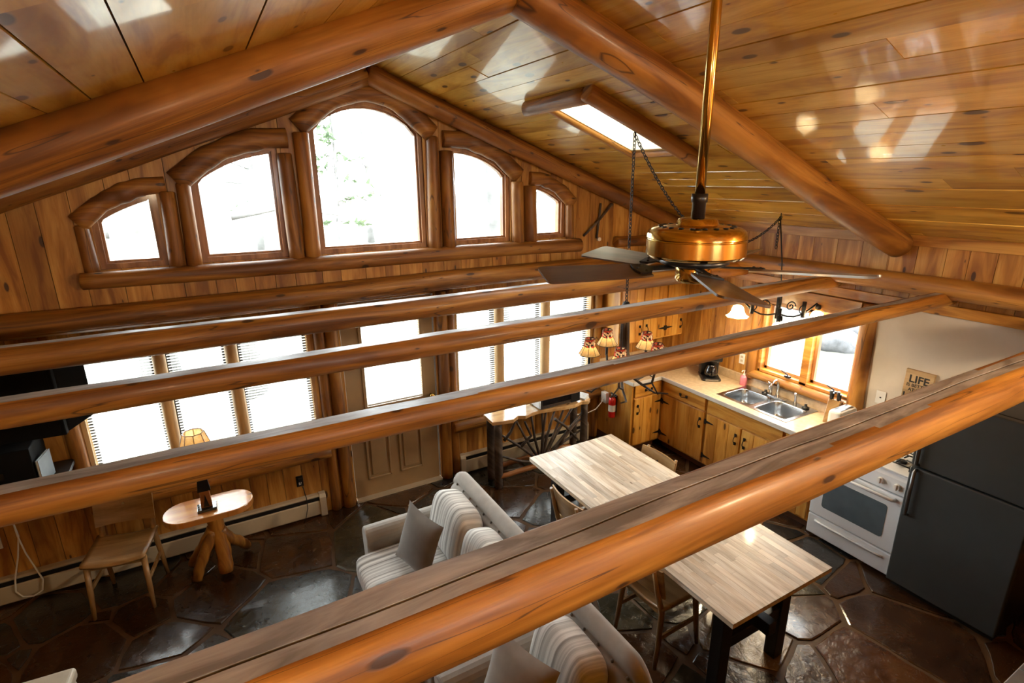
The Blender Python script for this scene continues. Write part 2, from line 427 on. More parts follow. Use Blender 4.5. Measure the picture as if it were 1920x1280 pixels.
# ------------------------------------------------------------------ mesh helpers
class MB:
    def __init__(s):
        s.v, s.f, s.mi, s.sm = [], [], [], []

    def add(s, v, f, mi=0, smooth=False):
        o = len(s.v)
        s.v += [tuple(p) for p in v]
        for q in f:
            s.f.append([i + o for i in q])
            s.mi.append(mi)
            s.sm.append(smooth)
        return s

    def hexa(s, p, mi=0):
        """8 corners: 4 of the bottom ring, 4 of the top ring"""
        return s.add(p, [(3, 2, 1, 0), (4, 5, 6, 7), (0, 1, 5, 4), (1, 2, 6, 5), (2, 3, 7, 6), (3, 0, 4, 7)], mi)

    def box(s, x0, x1, y0, y1, z0, z1, mi=0, P=None):
        x0, x1 = min(x0, x1), max(x0, x1)
        y0, y1 = min(y0, y1), max(y0, y1)
        z0, z1 = min(z0, z1), max(z0, z1)
        p = [(x0, y0, z0), (x1, y0, z0), (x1, y1, z0), (x0, y1, z0), (x0, y0, z1), (x1, y0, z1), (x1, y1, z1), (x0, y1, z1)]
        if P:
            p = [P(*q) for q in p]
        return s.hexa(p, mi)

    def bar(s, a, b, w, h, mi=0, up=(0, 0, 1)):
        """square bar from a to b"""
        a, b = Vector(a), Vector(b)
        d = (b - a).normalized()
        u = Vector(up)
        r = d.cross(u)
        if r.length < 1e-4:
            r = d.cross(Vector((1, 0, 0)))
        r.normalize()
        u = r.cross(d)
        q = lambda p, i, j: p + r * (i * w / 2) + u * (j * h / 2)
        return s.hexa([q(a, -1, -1), q(a, 1, -1), q(a, 1, 1), q(a, -1, 1), q(b, -1, -1), q(b, 1, -1), q(b, 1, 1), q(b, -1, 1)], mi)

    def tube(s, pts, rad, n=10, mi=0, caps=True, closed=False, smooth=True):
        pts = [Vector(p) for p in pts]
        k = len(pts)
        if isinstance(rad, (int, float)):
            rad = [rad] * k
        vs, fs = [], []
        ref = None
        for i, p in enumerate(pts):
            if closed:
                d = (pts[(i + 1) % k] - pts[i - 1]).normalized()
            else:
                d = (pts[min(i + 1, k - 1)] - pts[max(i - 1, 0)]).normalized()
            if ref is None:
                ref = Vector((0, 0, 1)) if abs(d.z) < 0.9 else Vector((1, 0, 0))
            r = d.cross(ref)
            if r.length < 1e-6:
                r = d.cross(Vector((0.3, 1, 0.2)))
            r.normalize()
            u = r.cross(d)
            ref = u
            for j in range(n):
                a = 2 * PI * j / n
                vs.append(p + (r * math.cos(a) + u * math.sin(a)) * rad[i])
        m = k if closed else k - 1
        for i in range(m):
            for j in range(n):
                a, b = i * n + j, i * n + (j + 1) % n
                c, d2 = ((i + 1) % k) * n + (j + 1) % n, ((i + 1) % k) * n + j
                fs.append((a, b, c, d2))
        s.add(vs, fs, mi, smooth)
        if caps and not closed:
            o = len(s.v) - len(vs)
            s.f.append([o + j for j in range(n)][::-1])
            s.f.append([o + (k - 1) * n + j for j in range(n)])
            s.mi += [mi, mi]
            s.sm += [False, False]
        return s

    def lathe(s, prof, n=20, c=(0, 0, 0), mi=0, smooth=True, cap0=False, cap1=False, wave=None):
        vs, fs = [], []
        k = len(prof)
        for i, (r, z) in enumerate(prof):
            for j in range(n):
                a = 2 * PI * j / n
                rr = r * (1 + (wave(i / (k - 1), a) if wave else 0))
                vs.append((c[0] + rr * math.cos(a), c[1] + rr * math.sin(a), c[2] + z))
        for i in range(k - 1):
            for j in range(n):
                fs.append((i * n + j, i * n + (j + 1) % n, (i + 1) * n + (j + 1) % n, (i + 1) * n + j))
        if cap0:
            fs.append(tuple(range(n))[::-1])
        if cap1:
            fs.append(tuple((k - 1) * n + j for j in range(n)))
        return s.add(vs, fs, mi, smooth)

    def prism(s, poly, z0, z1, P=None, mi=0, smooth=False):
        n = len(poly)
        vs = [(x, y, z0) for x, y in poly] + [(x, y, z1) for x, y in poly]
        if P:
            vs = [P(*q) for q in vs]
        fs = [tuple(range(n))[::-1], tuple(range(n, 2 * n))]
        fs += [(i, (i + 1) % n, n + (i + 1) % n, n + i) for i in range(n)]
        return s.add(vs, fs, mi, smooth)

    def puff(s, c, h, e1=0.4, e2=0.4, rot=None, nu=28, nv=14, mi=0):
        """superellipsoid cushion, centre c, half sizes h"""
        sg = lambda v, e: math.copysign(abs(v) ** e, v)
        vs, fs = [], []
        for i in range(nv + 1):
            th = -PI / 2 + PI * i / nv
            for j in range(nu):
                a = 2 * PI * j / nu
                p = Vector((h[0] * sg(math.cos(th), e1) * sg(math.cos(a), e2), h[1] * sg(math.cos(th), e1) * sg(math.sin(a), e2), h[2] * sg(math.sin(th), e1)))
                if rot is not None:
                    p = rot @ p
                vs.append(p + Vector(c))
        for i in range(nv):
            for j in range(nu):
                fs.append((i * nu + j, i * nu + (j + 1) % nu, (i + 1) * nu + (j + 1) % nu, (i + 1) * nu + j))
        return s.add(vs, fs, mi, True)

    def build(s, name, mats, parent=None, loc=None, bev=0.0, seg=2, mat=None):
        me = bpy.data.meshes.new(name)
        me.from_pydata(s.v, [], s.f)
        if not isinstance(mats, (list, tuple)):
            mats = [mats]
        for m in mats:
            me.materials.append(m)
        me.polygons.foreach_set('material_index', s.mi)
        me.polygons.foreach_set('use_smooth', s.sm)
        me.update()
        o = bpy.data.objects.new(name, me)
        COL.objects.link(o)
        if parent is not None:
            o.parent = parent
        if loc is not None:
            o.location = loc
        if mat is not None:
            o.matrix_world = mat
        if bev:
            b = o.modifiers.new('bevel', 'BEVEL')
            b.width = bev
            b.segments = seg
            b.limit_method = 'ANGLE'
            b.angle_limit = 0.7
            b.harden_normals = False
        return o


def tag(o, label=None, cat=None, group=None, kind=None):
    for k, v in (('label', label), ('category', cat), ('group', group), ('kind', kind)):
        if v:
            o[k] = v
    return o


def thing(name, label, cat, loc=(0, 0, 0), rz=0.0, group=None):
    o = bpy.data.objects.new(name, None)
    COL.objects.link(o)
    o.empty_display_size = 0.1
    o.location = loc
    o.rotation_euler = (0, 0, rz)
    return tag(o, label, cat, group)


def copy_tree(o, parent=None):
    c = o.copy()
    COL.objects.link(c)
    c.parent = parent
    for ch in list(o.children):
        copy_tree(ch, c)
    return c


def axis_matrix(p0, p1, up=(0, 0, 1)):
    p0, p1 = Vector(p0), Vector(p1)
    x = (p1 - p0).normalized()
    y = Vector(up).cross(x)
    if y.length < 1e-3:
        y = Vector((0, 1, 0)) if abs(x.y) < 0.9 else Vector((1, 0, 0))
        y = (y - x * y.dot(x))
    y.normalize()
    z = x.cross(y)
    return Matrix(((x.x, y.x, z.x, p0.x), (x.y, y.y, z.y, p0.y), (x.z, y.z, z.z, p0.z), (0, 0, 0, 1)))


def log(name, p0, p1, r0, r1=None, seed=1, mats=None, flat=None, crack=None, parent=None, n=22, rough=0.06, bend=0.0, path=None, up=(0, 0, 1), back=None, endround=True):
    """a peeled log: wavering radius, knot bulges, rounded ends; flat = sawn top at that share of the radius; back = flat back side"""
    r1 = r0 if r1 is None else r1
    rr = random.Random(seed * 77 + 5)
    L = (Vector(p1) - Vector(p0)).length
    k = max(6, int(L / 0.09))
    ph = [rr.uniform(0, 6.28) for _ in range(12)]
    kn = [(rr.uniform(0, L), rr.uniform(0, 2 * PI), rr.uniform(0.05, 0.16)) for _ in range(int(L * 1.6))]
    ang = [2 * PI * j / n for j in range(n)]
    if crack is not None:
        w = 0.0045 / r0
        ang = [a for a in ang if abs(a - crack) > 0.12] + [crack - 0.10, crack - w, crack, crack + w, crack + 0.10]
        ang.sort()
    n = len(ang)
    xs = [L * i / k for i in range(k + 1)]
    rings = [(0.0, 0.80)] + [(min(max(x, 0.008), L - 0.008), 1.0) for x in xs] + [(L, 0.80)] if endround else [(x, 1.0) for x in xs]
    vs, fl = [], []
    for x, sc in rings:
        t = x / L
        base = (r0 + (r1 - r0) * t) * sc
        cy = bend * math.sin(PI * t) + 0.10 * base * math.sin(1.7 * x + ph[9])
        cz = 0.10 * base * math.sin(1.3 * x + ph[10])
        cr = None if crack is None else crack + 0.10 * math.sin(1.1 * x + ph[8]) + 0.05 * math.sin(3.7 * x + ph[7])
        for a0 in ang:
            a = a0
            d = 0.0
            if crack is not None:
                if abs(a0 - crack) < 0.11:
                    a = a0 + (cr - crack)
                if abs(a0 - crack) < 1e-6:
                    d = -0.5 * base
            q = base * (1 + rough * (0.5 * math.sin(2.1 * x + ph[0] + a) + 0.35 * math.sin(5.3 * x + ph[1] + 2 * a) + 0.3 * math.sin(2 * a + ph[2] + 0.8 * x)))
            for kx, ka, ks in kn:
                da = (a - ka + PI) % (2 * PI) - PI
                q += base * ks * math.exp(-((x - kx) / 0.05) ** 2 - (da / 0.35) ** 2)
            q += d
            y, z = q * math.cos(a), q * math.sin(a)
            f = 0
            if flat is not None and z > flat * r0:
                z = flat * r0 + 0.0025 * math.sin(2.3 * x + ph[5]) + 0.0012 * math.sin(11 * x + ph[6] + 20 * y)
                if d:
                    z -= 0.012
                f = 1
            if back is not None and y < -back * r0:
                y = -back * r0
            if d and flat is not None and math.sin(a) > flat * 0.95:
                f = 1
            fl.append(f)
            vs.append((x, y + cy * (0 if flat is not None else 1), z + cz * (0 if flat is not None else 1)))
    mb = MB()
    K = len(rings)
    fs, mi = [], []
    for i in range(K - 1):
        for j in range(n):
            q = (i * n + j, i * n + (j + 1) % n, (i + 1) * n + (j + 1) % n, (i + 1) * n + j)
            fs.append(q)
            mi.append(1 if all(fl[w] for w in q) else 0)
    mb.v = vs
    mb.f = [list(q) for q in fs] + [list(range(n))[::-1], [(K - 1) * n + j for j in range(n)]]
    mb.mi = mi + [0, 0]
    mb.sm = [m == 0 for m in mi] + [False, False]
    mats = mats or [M['log'], M['sawn']]
    o = mb.build(name, mats)
    o.matrix_world = axis_matrix(p0, p1, up)
    if parent is not None:
        o.parent = parent
    return o


def curved_log(name, pts, r, seed, mats=None, n=16, depth=0.7, parent=None):
    """bent log following a path in the far wall plane (x, z), lying against the wall"""
    rr = random.Random(seed)
    mb = MB()
    ph = [rr.uniform(0, 6) for _ in range(4)]
    # resample
    P = [Vector(p) for p in pts]
    out = []
    for a, b in zip(P, P[1:]):
        for i in range(4):
            out.append(a.lerp(b, i / 4))
    out.append(P[-1])
    rad = [r * (1 + 0.07 * math.sin(9 * i / len(out) + ph[0]) + 0.04 * math.sin(23 * i / len(out) + ph[1])) for i in range(len(out))]
    mb.tube(out, rad, n)
    mb.v = [(x, YF - 0.004 + (y - YF + 0.004) * depth, z) for x, y, z in mb.v]
    o = mb.build(name, mats or M['trimlog'], parent)
    return o


# ================================================================== THE SHELL
def struct(o, label=None):
    o['kind'] = 'structure'
    if label:
        o['label'] = label
    return o


# ---- floor: flagstones in grout
floor = MB().box(XL - 0.1, XR + 0.1, YN - 0.1, YF + 0.1, -0.12, -0.008).build('floor', M['grout'])
struct(floor, 'dark varnished flagstone floor with sandy grout lines')


def clip(poly, px, py, nx, ny):
    out = []
    n = len(poly)
    for i in range(n):
        a, b = poly[i], poly[(i + 1) % n]
        da = (a[0] - px) * nx + (a[1] - py) * ny
        db = (b[0] - px) * nx + (b[1] - py) * ny
        if da <= 0:
            out.append(a)
        if da * db < 0:
            t = da / (da - db)
            out.append((a[0] + (b[0] - a[0]) * t, a[1] + (b[1] - a[1]) * t))
    return out


def flagstones():
    r = random.Random(21)
    special = [((3.36, 1.24), 4, 0.42), ((2.86, 1.88), 5, 0.4), ((0.1, 3.75), 3, 0.4), ((-0.35, 3.05), 2, 0.5)]
    seeds = [p for p, _, _ in special]
    y0 = 0.2
    tries = 0
    while tries < 9000:
        tries += 1
        p = (r.uniform(XL, XR), r.uniform(y0, YF))
        dmin = 0.24 + 0.42 * abs(mnoise.noise((p[0] * 0.9, p[1] * 0.9, 3.1)))* 1.6
        if all((p[0] - q[0]) ** 2 + (p[1] - q[1]) ** 2 > dmin * dmin for q in seeds):
            seeds.append(p)
    wt = [r.uniform(-0.05, 0.07) for _ in seeds]
    for i, p in enumerate(seeds):
        poly = [(XL, y0 - 0.3), (XR, y0 - 0.3), (XR, YF), (XL, YF)]
        for k_, q in enumerate(seeds):
            if q is p:
                continue
            d = math.hypot(q[0] - p[0], q[1] - p[1])
            if d < 1.9:
                nx, ny = (q[0] - p[0]) / d, (q[1] - p[1]) / d
                g = 0.004
                m_ = d / 2 + (wt[i] - wt[k_]) / (2 * d) - g
                poly = clip(poly, p[0] + nx * m_, p[1] + ny * m_, nx, ny)
                if not poly:
                    break
        if len(poly) < 3:
            continue
        # broken, slightly wandering edges
        ring = []
        for j in range(len(poly)):
            a, b = poly[j], poly[(j + 1) % len(poly)]
            d = math.hypot(b[0] - a[0], b[1] - a[1])
            if d < 0.03:
                continue
            m = max(1, int(d / 0.10))
            for t in range(m):
                f = (t + 0.15) / m
                x, y = a[0] + (b[0] - a[0]) * f, a[1] + (b[1] - a[1]) * f
                s_ = 1 - (0.004 + 0.016 * r.random()) / max(0.1, math.hypot(x - p[0], y - p[1]))
                ring.append((p[0] + (x - p[0]) * s_, p[1] + (y - p[1]) * s_))
        if len(ring) < 3:
            continue
        zt = r.uniform(-0.002, 0.003)
        mb = MB()
        n = len(ring)
        tx, ty = r.uniform(-0.004, 0.004), r.uniform(-0.004, 0.004)
        inner = [(p[0] + (x - p[0]) * 0.975, p[1] + (y - p[1]) * 0.975) for x, y in ring]
        vs = [(x - p[0], y - p[1], -0.012) for x, y in ring] + [(x - p[0], y - p[1], zt - 0.004) for x, y in ring] + \
             [(x - p[0], y - p[1], zt + tx * (x - p[0]) + ty * (y - p[1])) for x, y in inner]
        fs = [(j, (j + 1) % n, n + (j + 1) % n, n + j) for j in range(n)]
        fs += [(n + j, n + (j + 1) % n, 2 * n + (j + 1) % n, 2 * n + j) for j in range(n)]
        fs.append(tuple(range(2 * n, 3 * n)))
        mb.add(vs, fs)
        mi = special[i][1] if i < len(special) else r.choice((0, 0, 0, 1, 1, 1, 2, 2, 3, 0))
        mb.build('flagstone', STONES[mi], floor, loc=(p[0], p[1], 0))


flagstones()


# ---- wall panels with openings, split in boards
def arch(pts):
    """head height through sample points (x, z)"""
    def f(x):
        if x <= pts[0][0]:
            return pts[0][1]
        for (xa, za), (xb, zb) in zip(pts, pts[1:]):
            if x <= xb:
                return za + (zb - za) * (x - xa) / (xb - xa)
        return pts[-1][1]
    return f


def arc_pts(xa, za, xb, zb, xm, zm, k=10):
    """circle through three points, sampled between the ends"""
    ax, ay, bx, by, cx, cy = xa, za, xm, zm, xb, zb
    d = 2 * (ax * (by - cy) + bx * (cy - ay) + cx * (ay - by))
    ux = ((ax * ax + ay * ay) * (by - cy) + (bx * bx + by * by) * (cy - ay) + (cx * cx + cy * cy) * (ay - by)) / d
    uy = ((ax * ax + ay * ay) * (cx - bx) + (bx * bx + by * by) * (ax - cx) + (cx * cx + cy * cy) * (bx - ax)) / d
    r = math.hypot(ax - ux, ay - uy)
    out = []
    for i in range(k + 1):
        x = xa + (xb - xa) * i / k
        out.append((x, uy + math.sqrt(max(0, r * r - (x - ux) ** 2))))
    return out


FR = 0.035   # sash width
SILL = 2.51
GAB = [  # glass: x0, x1, head points
    (-0.628, -0.272, arc_pts(-0.628, 2.83, -0.272, 2.985, -0.45, 2.925)),
    (0.025, 0.598, arc_pts(0.025, 3.093, 0.598, 3.318, 0.284, 3.241)),
    (0.920, 1.831, arc_pts(0.920, 3.503, 1.831, 3.487, 1.40, 3.692)),
    (2.170, 2.728, arc_pts(2.170, 3.345, 2.728, 3.123, 2.434, 3.300)),
    (3.085, 3.407, arc_pts(3.085, 3.008, 3.407, 2.85, 3.259, 2.943)),
]


def grow(h, d):
    return [(h[0][0] - d, h[0][1] + d)] + [(x, z + d) for x, z in h[1:-1]] + [(h[-1][0] + d, h[-1][1] + d)]


far_open = []
for x0, x1, h in GAB:
    far_open.append((x0 - FR, x1 + FR, SILL - FR, arch(grow(h, FR))))
LW = (-1.00, 0.715, 0.76, 1.99)     # left triple window
RW = (2.10, 3.85, 0.68, 1.99)       # right triple window
DR = (0.975, 1.885, 0.0, 2.03)      # door
for w in (LW, RW, DR):
    far_open.append((w[0], w[1], w[2], (lambda z: (lambda x: z))(w[3])))


def columns(mb, xa, xb, zlo, zhi, openings, put, extra=()):
    cuts = {xa, xb}
    for o in openings:
        for e in (o[0], o[1]):
            if xa < e < xb:
                cuts.add(e)
        k = int((o[1] - o[0]) / 0.04) + 1
        for i in range(1, k):
            x = o[0] + (o[1] - o[0]) * i / k
            if xa < x < xb and o[3](x) != o[3](o[0]):
                cuts.add(x)
    for e in extra:
        if xa < e < xb:
            cuts.add(e)
    cuts = sorted(cuts)
    for a, b in zip(cuts, cuts[1:]):
        if b - a < 1e-4:
            continue
        m = (a + b) / 2
        iv = [(zlo, zlo, zhi(a + 1e-5), zhi(b - 1e-5))]
        for o in sorted((o for o in openings if o[0] < m < o[1]), key=lambda o: o[2]):
            la, lb, ta, tb = iv.pop()
            iv.append((la, lb, o[2], o[2]))
            iv.append((o[3](a), o[3](b), ta, tb))
        for la, lb, ta, tb in iv:
            if ta - la > 0.004 or tb - lb > 0.004:
                put(mb, a, b, la, lb, max(ta, la), max(tb, lb))


def put_far(y0, y1):
    def f(mb, a, b, la, lb, ta, tb):
        mb.hexa([(a, y0, la), (b, y0, lb), (b, y1, lb), (a, y1, la), (a, y0, ta), (b, y0, tb), (b, y1, tb), (a, y1, ta)])
    return f


def put_right(x0, x1):
    def f(mb, a, b, la, lb, ta, tb):
        mb.hexa([(x0, a, la), (x1, a, la), (x1, b, lb), (x0, b, lb), (x0, a, ta), (x1, a, ta), (x1, b, tb), (x0, b, tb)])
    return f


mb = MB()
columns(mb, XL - 0.1, XR + 0.1, -0.1, lambda x: roof(x) + 0.05, far_open, put_far(YF + 0.022, YF + 0.15), (RX,))
wall_far = struct(mb.build('wall_far', M['outer']), 'gable wall of knotty pine boards with arched windows')
x = XL
while x < XR - 0.01:
    w = rnd.choice((0.14, 0.16, 0.18, 0.19, 0.22))
    xb = min(XR, x + w)
    if XR - xb < 0.06:
        xb = XR
    mb = MB()
    columns(mb, x + 0.002, xb - 0.002, 0.0, lambda q: roof(q) - 0.005, far_open, put_far(YF + rnd.uniform(0, 0.003), YF + 0.022), (RX,))
    if mb.v:
        mb.build('board', M['wall_far'], wall_far)
    x = xb

# right wall: drywall below, boards above and around the sink window
KW = (2.535, 3.515, 1.10, 1.87)
kopen = [(KW[0], KW[1], KW[2], lambda y: KW[3])]
mb = MB()
columns(mb, YN - 0.1, YF + 0.1, -0.1, lambda y: roof(XR) + 0.05, kopen, put_right(XR + 0.022, XR + 0.15))
wall_right = struct(mb.build('wall_right', M['drywall']), 'kitchen side wall, painted below and pine boarded above')
MB().box(XR, XR + 0.022, YN, 2.44, 0, 2.05).build('plaster_panel', M['drywall'], wall_right)
y = YN
while y < YF - 0.01:
    w = rnd.choice((0.15, 0.17, 0.20, 0.22))
    yb = min(YF, y + w)
    if y < 2.44 < yb:
        yb = 2.44
    if YF - yb < 0.05:
        yb = YF
    mb = MB()
    columns(mb, y + 0.002, yb - 0.002, 2.05 if yb <= 2.441 else 0.0, lambda q: roof(XR) - 0.01, kopen, put_right(XR - rnd.uniform(0, 0.003), XR + 0.022))
    mb.build('board', M['wall_right'], wall_right)
    y = yb
struct(MB().box(XR - 0.022, XR, YN, YF, 2.035, 2.12).build('trim_1', M['trim'], bev=0.004), 'flat pine rail above the painted kitchen wall')
struct(MB().box(XR - 0.03, XR, YN, YF, 2.55, 2.635).build('trim_2', M['trim'], bev=0.004), 'flat pine rail under the ceiling on the kitchen side')

# left wall and near wall (behind the camera)
wall_left = struct(MB().box(XL - 0.15, XL - 0.022, YN - 0.1, YF + 0.1, -0.1, roof(XL) + 0.05).build('wall_left', M['outer']), 'left side wall of pine boards')
y = YN
while y < YF:
    yb = min(YF, y + rnd.choice((0.16, 0.19, 0.22)))
    MB().box(XL - 0.022, XL, y + 0.002, yb - 0.002, 0, roof(XL) - 0.01).build('board', M['wall_right'], wall_left)
    y = yb
NW = (0.85, 1.9, 2.6, 3.3)  # opening for an unseen window, added to let fill light in
mb = MB()
columns(mb, XL - 0.1, XR + 0.1, -0.1, lambda q: roof(q) + 0.05, [(NW[0], NW[1], NW[2], lambda q: NW[3])], put_far(YN - 0.15, YN), (RX,))
wall_near = struct(mb.build('wall_near', M['wall_far']), 'pine gable wall at the loft end')
wn = struct(MB().box(NW[0], NW[1], YN - 0.05, YN - 0.044, NW[2], NW[3]).build('window_9', M['glass']), 'unseen loft gable window added for fill light')
for xx in (NW[0], (NW[0] + NW[1]) / 2, NW[1]):
    MB().box(xx - 0.03, xx + 0.03, YN - 0.1, YN + 0.02, NW[2], NW[3]).build('window_frame', M['frame'], wn)
struct(MB().box(XL, XR, YN, 0.15, 2.16, 2.28).build('floor_loft', M['trim']), 'plank floor of the loft')


# ---- ceiling
SK = (2.42, 3.20, 3.12, 3.66)     # skylight opening x0 x1 y0 y1


def ceil_piece(mb, xa, xb, ya, yb, t0, t1):
    za, zb = roof(xa), roof(xb)
    mb.hexa([(xa, ya, za + t0), (xb, ya, zb + t0), (xb, yb, zb + t0), (xa, yb, za + t0), (xa, ya, za + t1), (xb, ya, zb + t1), (xb, yb, zb + t1), (xa, yb, za + t1)])


for side in (0, 1):
    mb = MB()
    if side == 0:
        ceil_piece(mb, XL - 0.12, RX, YN - 0.12, YF + 0.6, 0.022, 0.10)
        edges = [RX]
        for w in (0.16, 0.17, 0.16, 0.16, 0.18, 0.29, 0.351, 0.171, 0.135, 0.17):
            edges.append(edges[-1] - w)
        while edges[-1] > XL:
            edges.append(max(XL, edges[-1] - rnd.choice((0.15, 0.17, 0.2))))
    else:
        h0, h1, h2, h3 = SK[0] - 0.021, SK[1] + 0.021, SK[2] - 0.021, SK[3] + 0.021
        for a in ((RX, h0, YN - 0.12, YF + 0.6), (h1, XR + 0.12, YN - 0.12, YF + 0.6), (h0, h1, YN - 0.12, h2), (h0, h1, h3, YF + 0.6)):
            ceil_piece(mb, *a, 0.022, 0.10)
        edges = [RX, 1.484] + [1.484 + 0.156 * i for i in range(1, 23)]
        edges = [e for e in edges if e < XR - 0.05] + [XR]
    ceil = struct(mb.build('ceiling_left' if side == 0 else 'ceiling_right', M['outer']),
                  ('left' if side == 0 else 'right') + ' slope of the glossy knotty pine ceiling')
    for a, b in zip(edges, edges[1:]):
        xa, xb = min(a, b), max(a, b)
        spans = [(YN, YF)]
        if side == 1 and xb > SK[0] + 0.01 and xa < SK[1] - 0.01:
            spans = [(YN, SK[2]), (SK[3], YF)]
        for ya, yb in spans:
            cuts = [ya]
            q = ya + rnd.uniform(0.8, 2.6)
            while q < yb - 0.5:
                cuts.append(q)
                q += rnd.uniform(1.6, 3.0)
            cuts.append(yb)
            for c0, c1 in zip(cuts, cuts[1:]):
                m2 = MB()
                dz = rnd.uniform(-0.003, 0.002)
                ceil_piece(m2, xa + 0.0026, xb - 0.0026, c0 + 0.001, c1 - 0.001, dz, 0.022)
                m2.build('plank', M['ceil'], ceil)

# skylight: shaft, pane, log surround
sky = MB()
t = 0.02
for (xa, xb, ya, yb) in ((SK[0] - t, SK[1] + t, SK[2] - t, SK[2]), (SK[0] - t, SK[1] + t, SK[3], SK[3] + t), (SK[0] - t, SK[0], SK[2], SK[3]), (SK[1], SK[1] + t, SK[2], SK[3])):
    ceil_piece(sky, xa, xb, ya, yb, 0.0, 0.42)
wsk = struct(sky.build('window_8', M['shaft']), 'skylight in the right slope with a pale painted shaft')
g = MB()
ceil_piece(g, SK[0], SK[1], SK[2], SK[3], 0.34, 0.346)
g.build('glass_pane', M['glass'], wsk)
g = MB()
for (xa, xb, ya, yb) in ((SK[0], SK[1], SK[2], SK[2] + 0.03), (SK[0], SK[1], SK[3] - 0.03, SK[3]), (SK[0], SK[0] + 0.03, SK[2], SK[3]), (SK[1] - 0.03, SK[1], SK[2], SK[3])):
    ceil_piece(g, xa, xb, ya, yb, 0.31, 0.34)
g.build('sash', M['white_matte'], wsk)


def rlog(nm, xa, ya, xb, yb, r, drop, seed, label, cat='beam', **k):
    o = log(nm, (xa, ya, roof(xa) - drop), (xb, yb, roof(xb) - drop), r, seed=seed, **k)
    return tag(o, label, cat)


rlog('skylight_log', 2.27, 3.045, 3.33, 3.065, 0.062, 0.045, 11, 'round log along the near edge of the skylight, chain hung from it', 'log')
rlog('skylight_log', 2.32, 3.09, 2.32, 3.86, 0.055, 0.035, 12, 'short log across the uphill edge of the skylight', 'log')
rlog('skylight_log', 2.40, 3.70, 3.28, 3.70, 0.035, 0.01, 13, 'thin split log along the far edge of the skylight', 'log')
rlog('skylight_log', 3.26, 3.72, 3.26, 3.12, 0.032, 0.005, 14, 'thin split log along the downhill edge of the skylight', 'log')

# ---- rafters and tie beams
rlog('rafter_log', RX + 0.02, 2.42, 4.98, 2.37, 0.105, 0.075, 21, 'big rafter log climbing the right slope to the ridge', crack=5.6, rough=0.04)
rlog('rafter_log', RX - 0.02, 2.43, XL, 2.85, 0.105, 0.085, 22, 'big rafter log with a long crack climbing the left slope', crack=4.6, rough=0.035, up=(0, 0, 1))
struct(rlog('trim_3', RX - 0.005, 4.84, XL, 4.84, 0.085, 0.075, 23, 'log along the left gable roofline above the arched windows', None, mats=[M['trimlog'], M['sawn']]))
struct(rlog('trim_4', RX + 0.005, 4.84, XR, 4.84, 0.085, 0.075, 24, 'log along the right gable roofline above the arched windows', None, mats=[M['trimlog'], M['sawn']]))

BEAMS = [(0.955, 0.105, 'nearest round tie beam, grey sawn top split by a long crack', 0.8, 1.62),
         (1.955, 0.061, 'second tie beam from the camera, grey sawn top', 0.8, None),
         (2.85, 0.068, 'third tie beam from the camera, grey sawn top', 0.8, None),
         (3.83, 0.084, 'fourth tie beam from the camera, farthest free one, pale sawn top', 0.86, None)]
for i, (yy, r, lab, fl, crk) in enumerate(BEAMS):
    tag(log('tie_beam', (XL, yy, 2.24 - fl * r), (XR - 0.02, yy - (0.02 if i else 0.0), 2.24 - fl * r), r * 1.02, r * 0.98, seed=31 + i, flat=fl, crack=crk, rough=0.028, n=32), lab, 'beam', 'tie beams across the room')
struct(log('trim_5', (XL, 4.85, 2.145), (XR, 4.85, 2.15), 0.092, 0.09, seed=41, crack=3.9, rough=0.04), 'wall log under the arched windows, against the gable wall')
tag(log('plate_log', (4.86, -0.6, 2.262), (4.87, 4.0, 2.262), 0.085, 0.075, seed=42, rough=0.05), 'long log lying over the beam ends along the kitchen wall', 'beam')
struct(log('trim_6', (-0.79, 4.87, 2.415), (3.60, 4.87, 2.392), 0.062, 0.07, seed=43, rough=0.06, mats=[M['trimlog'], M['sawn']]), 'bark-free sill log under the five arched windows')
struct(log('trim_7', (4.10, 4.87, 2.385), (4.99, 4.87, 2.36), 0.062, 0.06, seed=44), 'short log stub on the gable wall beside the kitchen corner')


# ---- windows of the gable
def xz(mb, poly, y0, y1):
    mb.prism([(a, b) for a, b in poly], y0, y1, P=lambda a, b, c: (a, c, b))


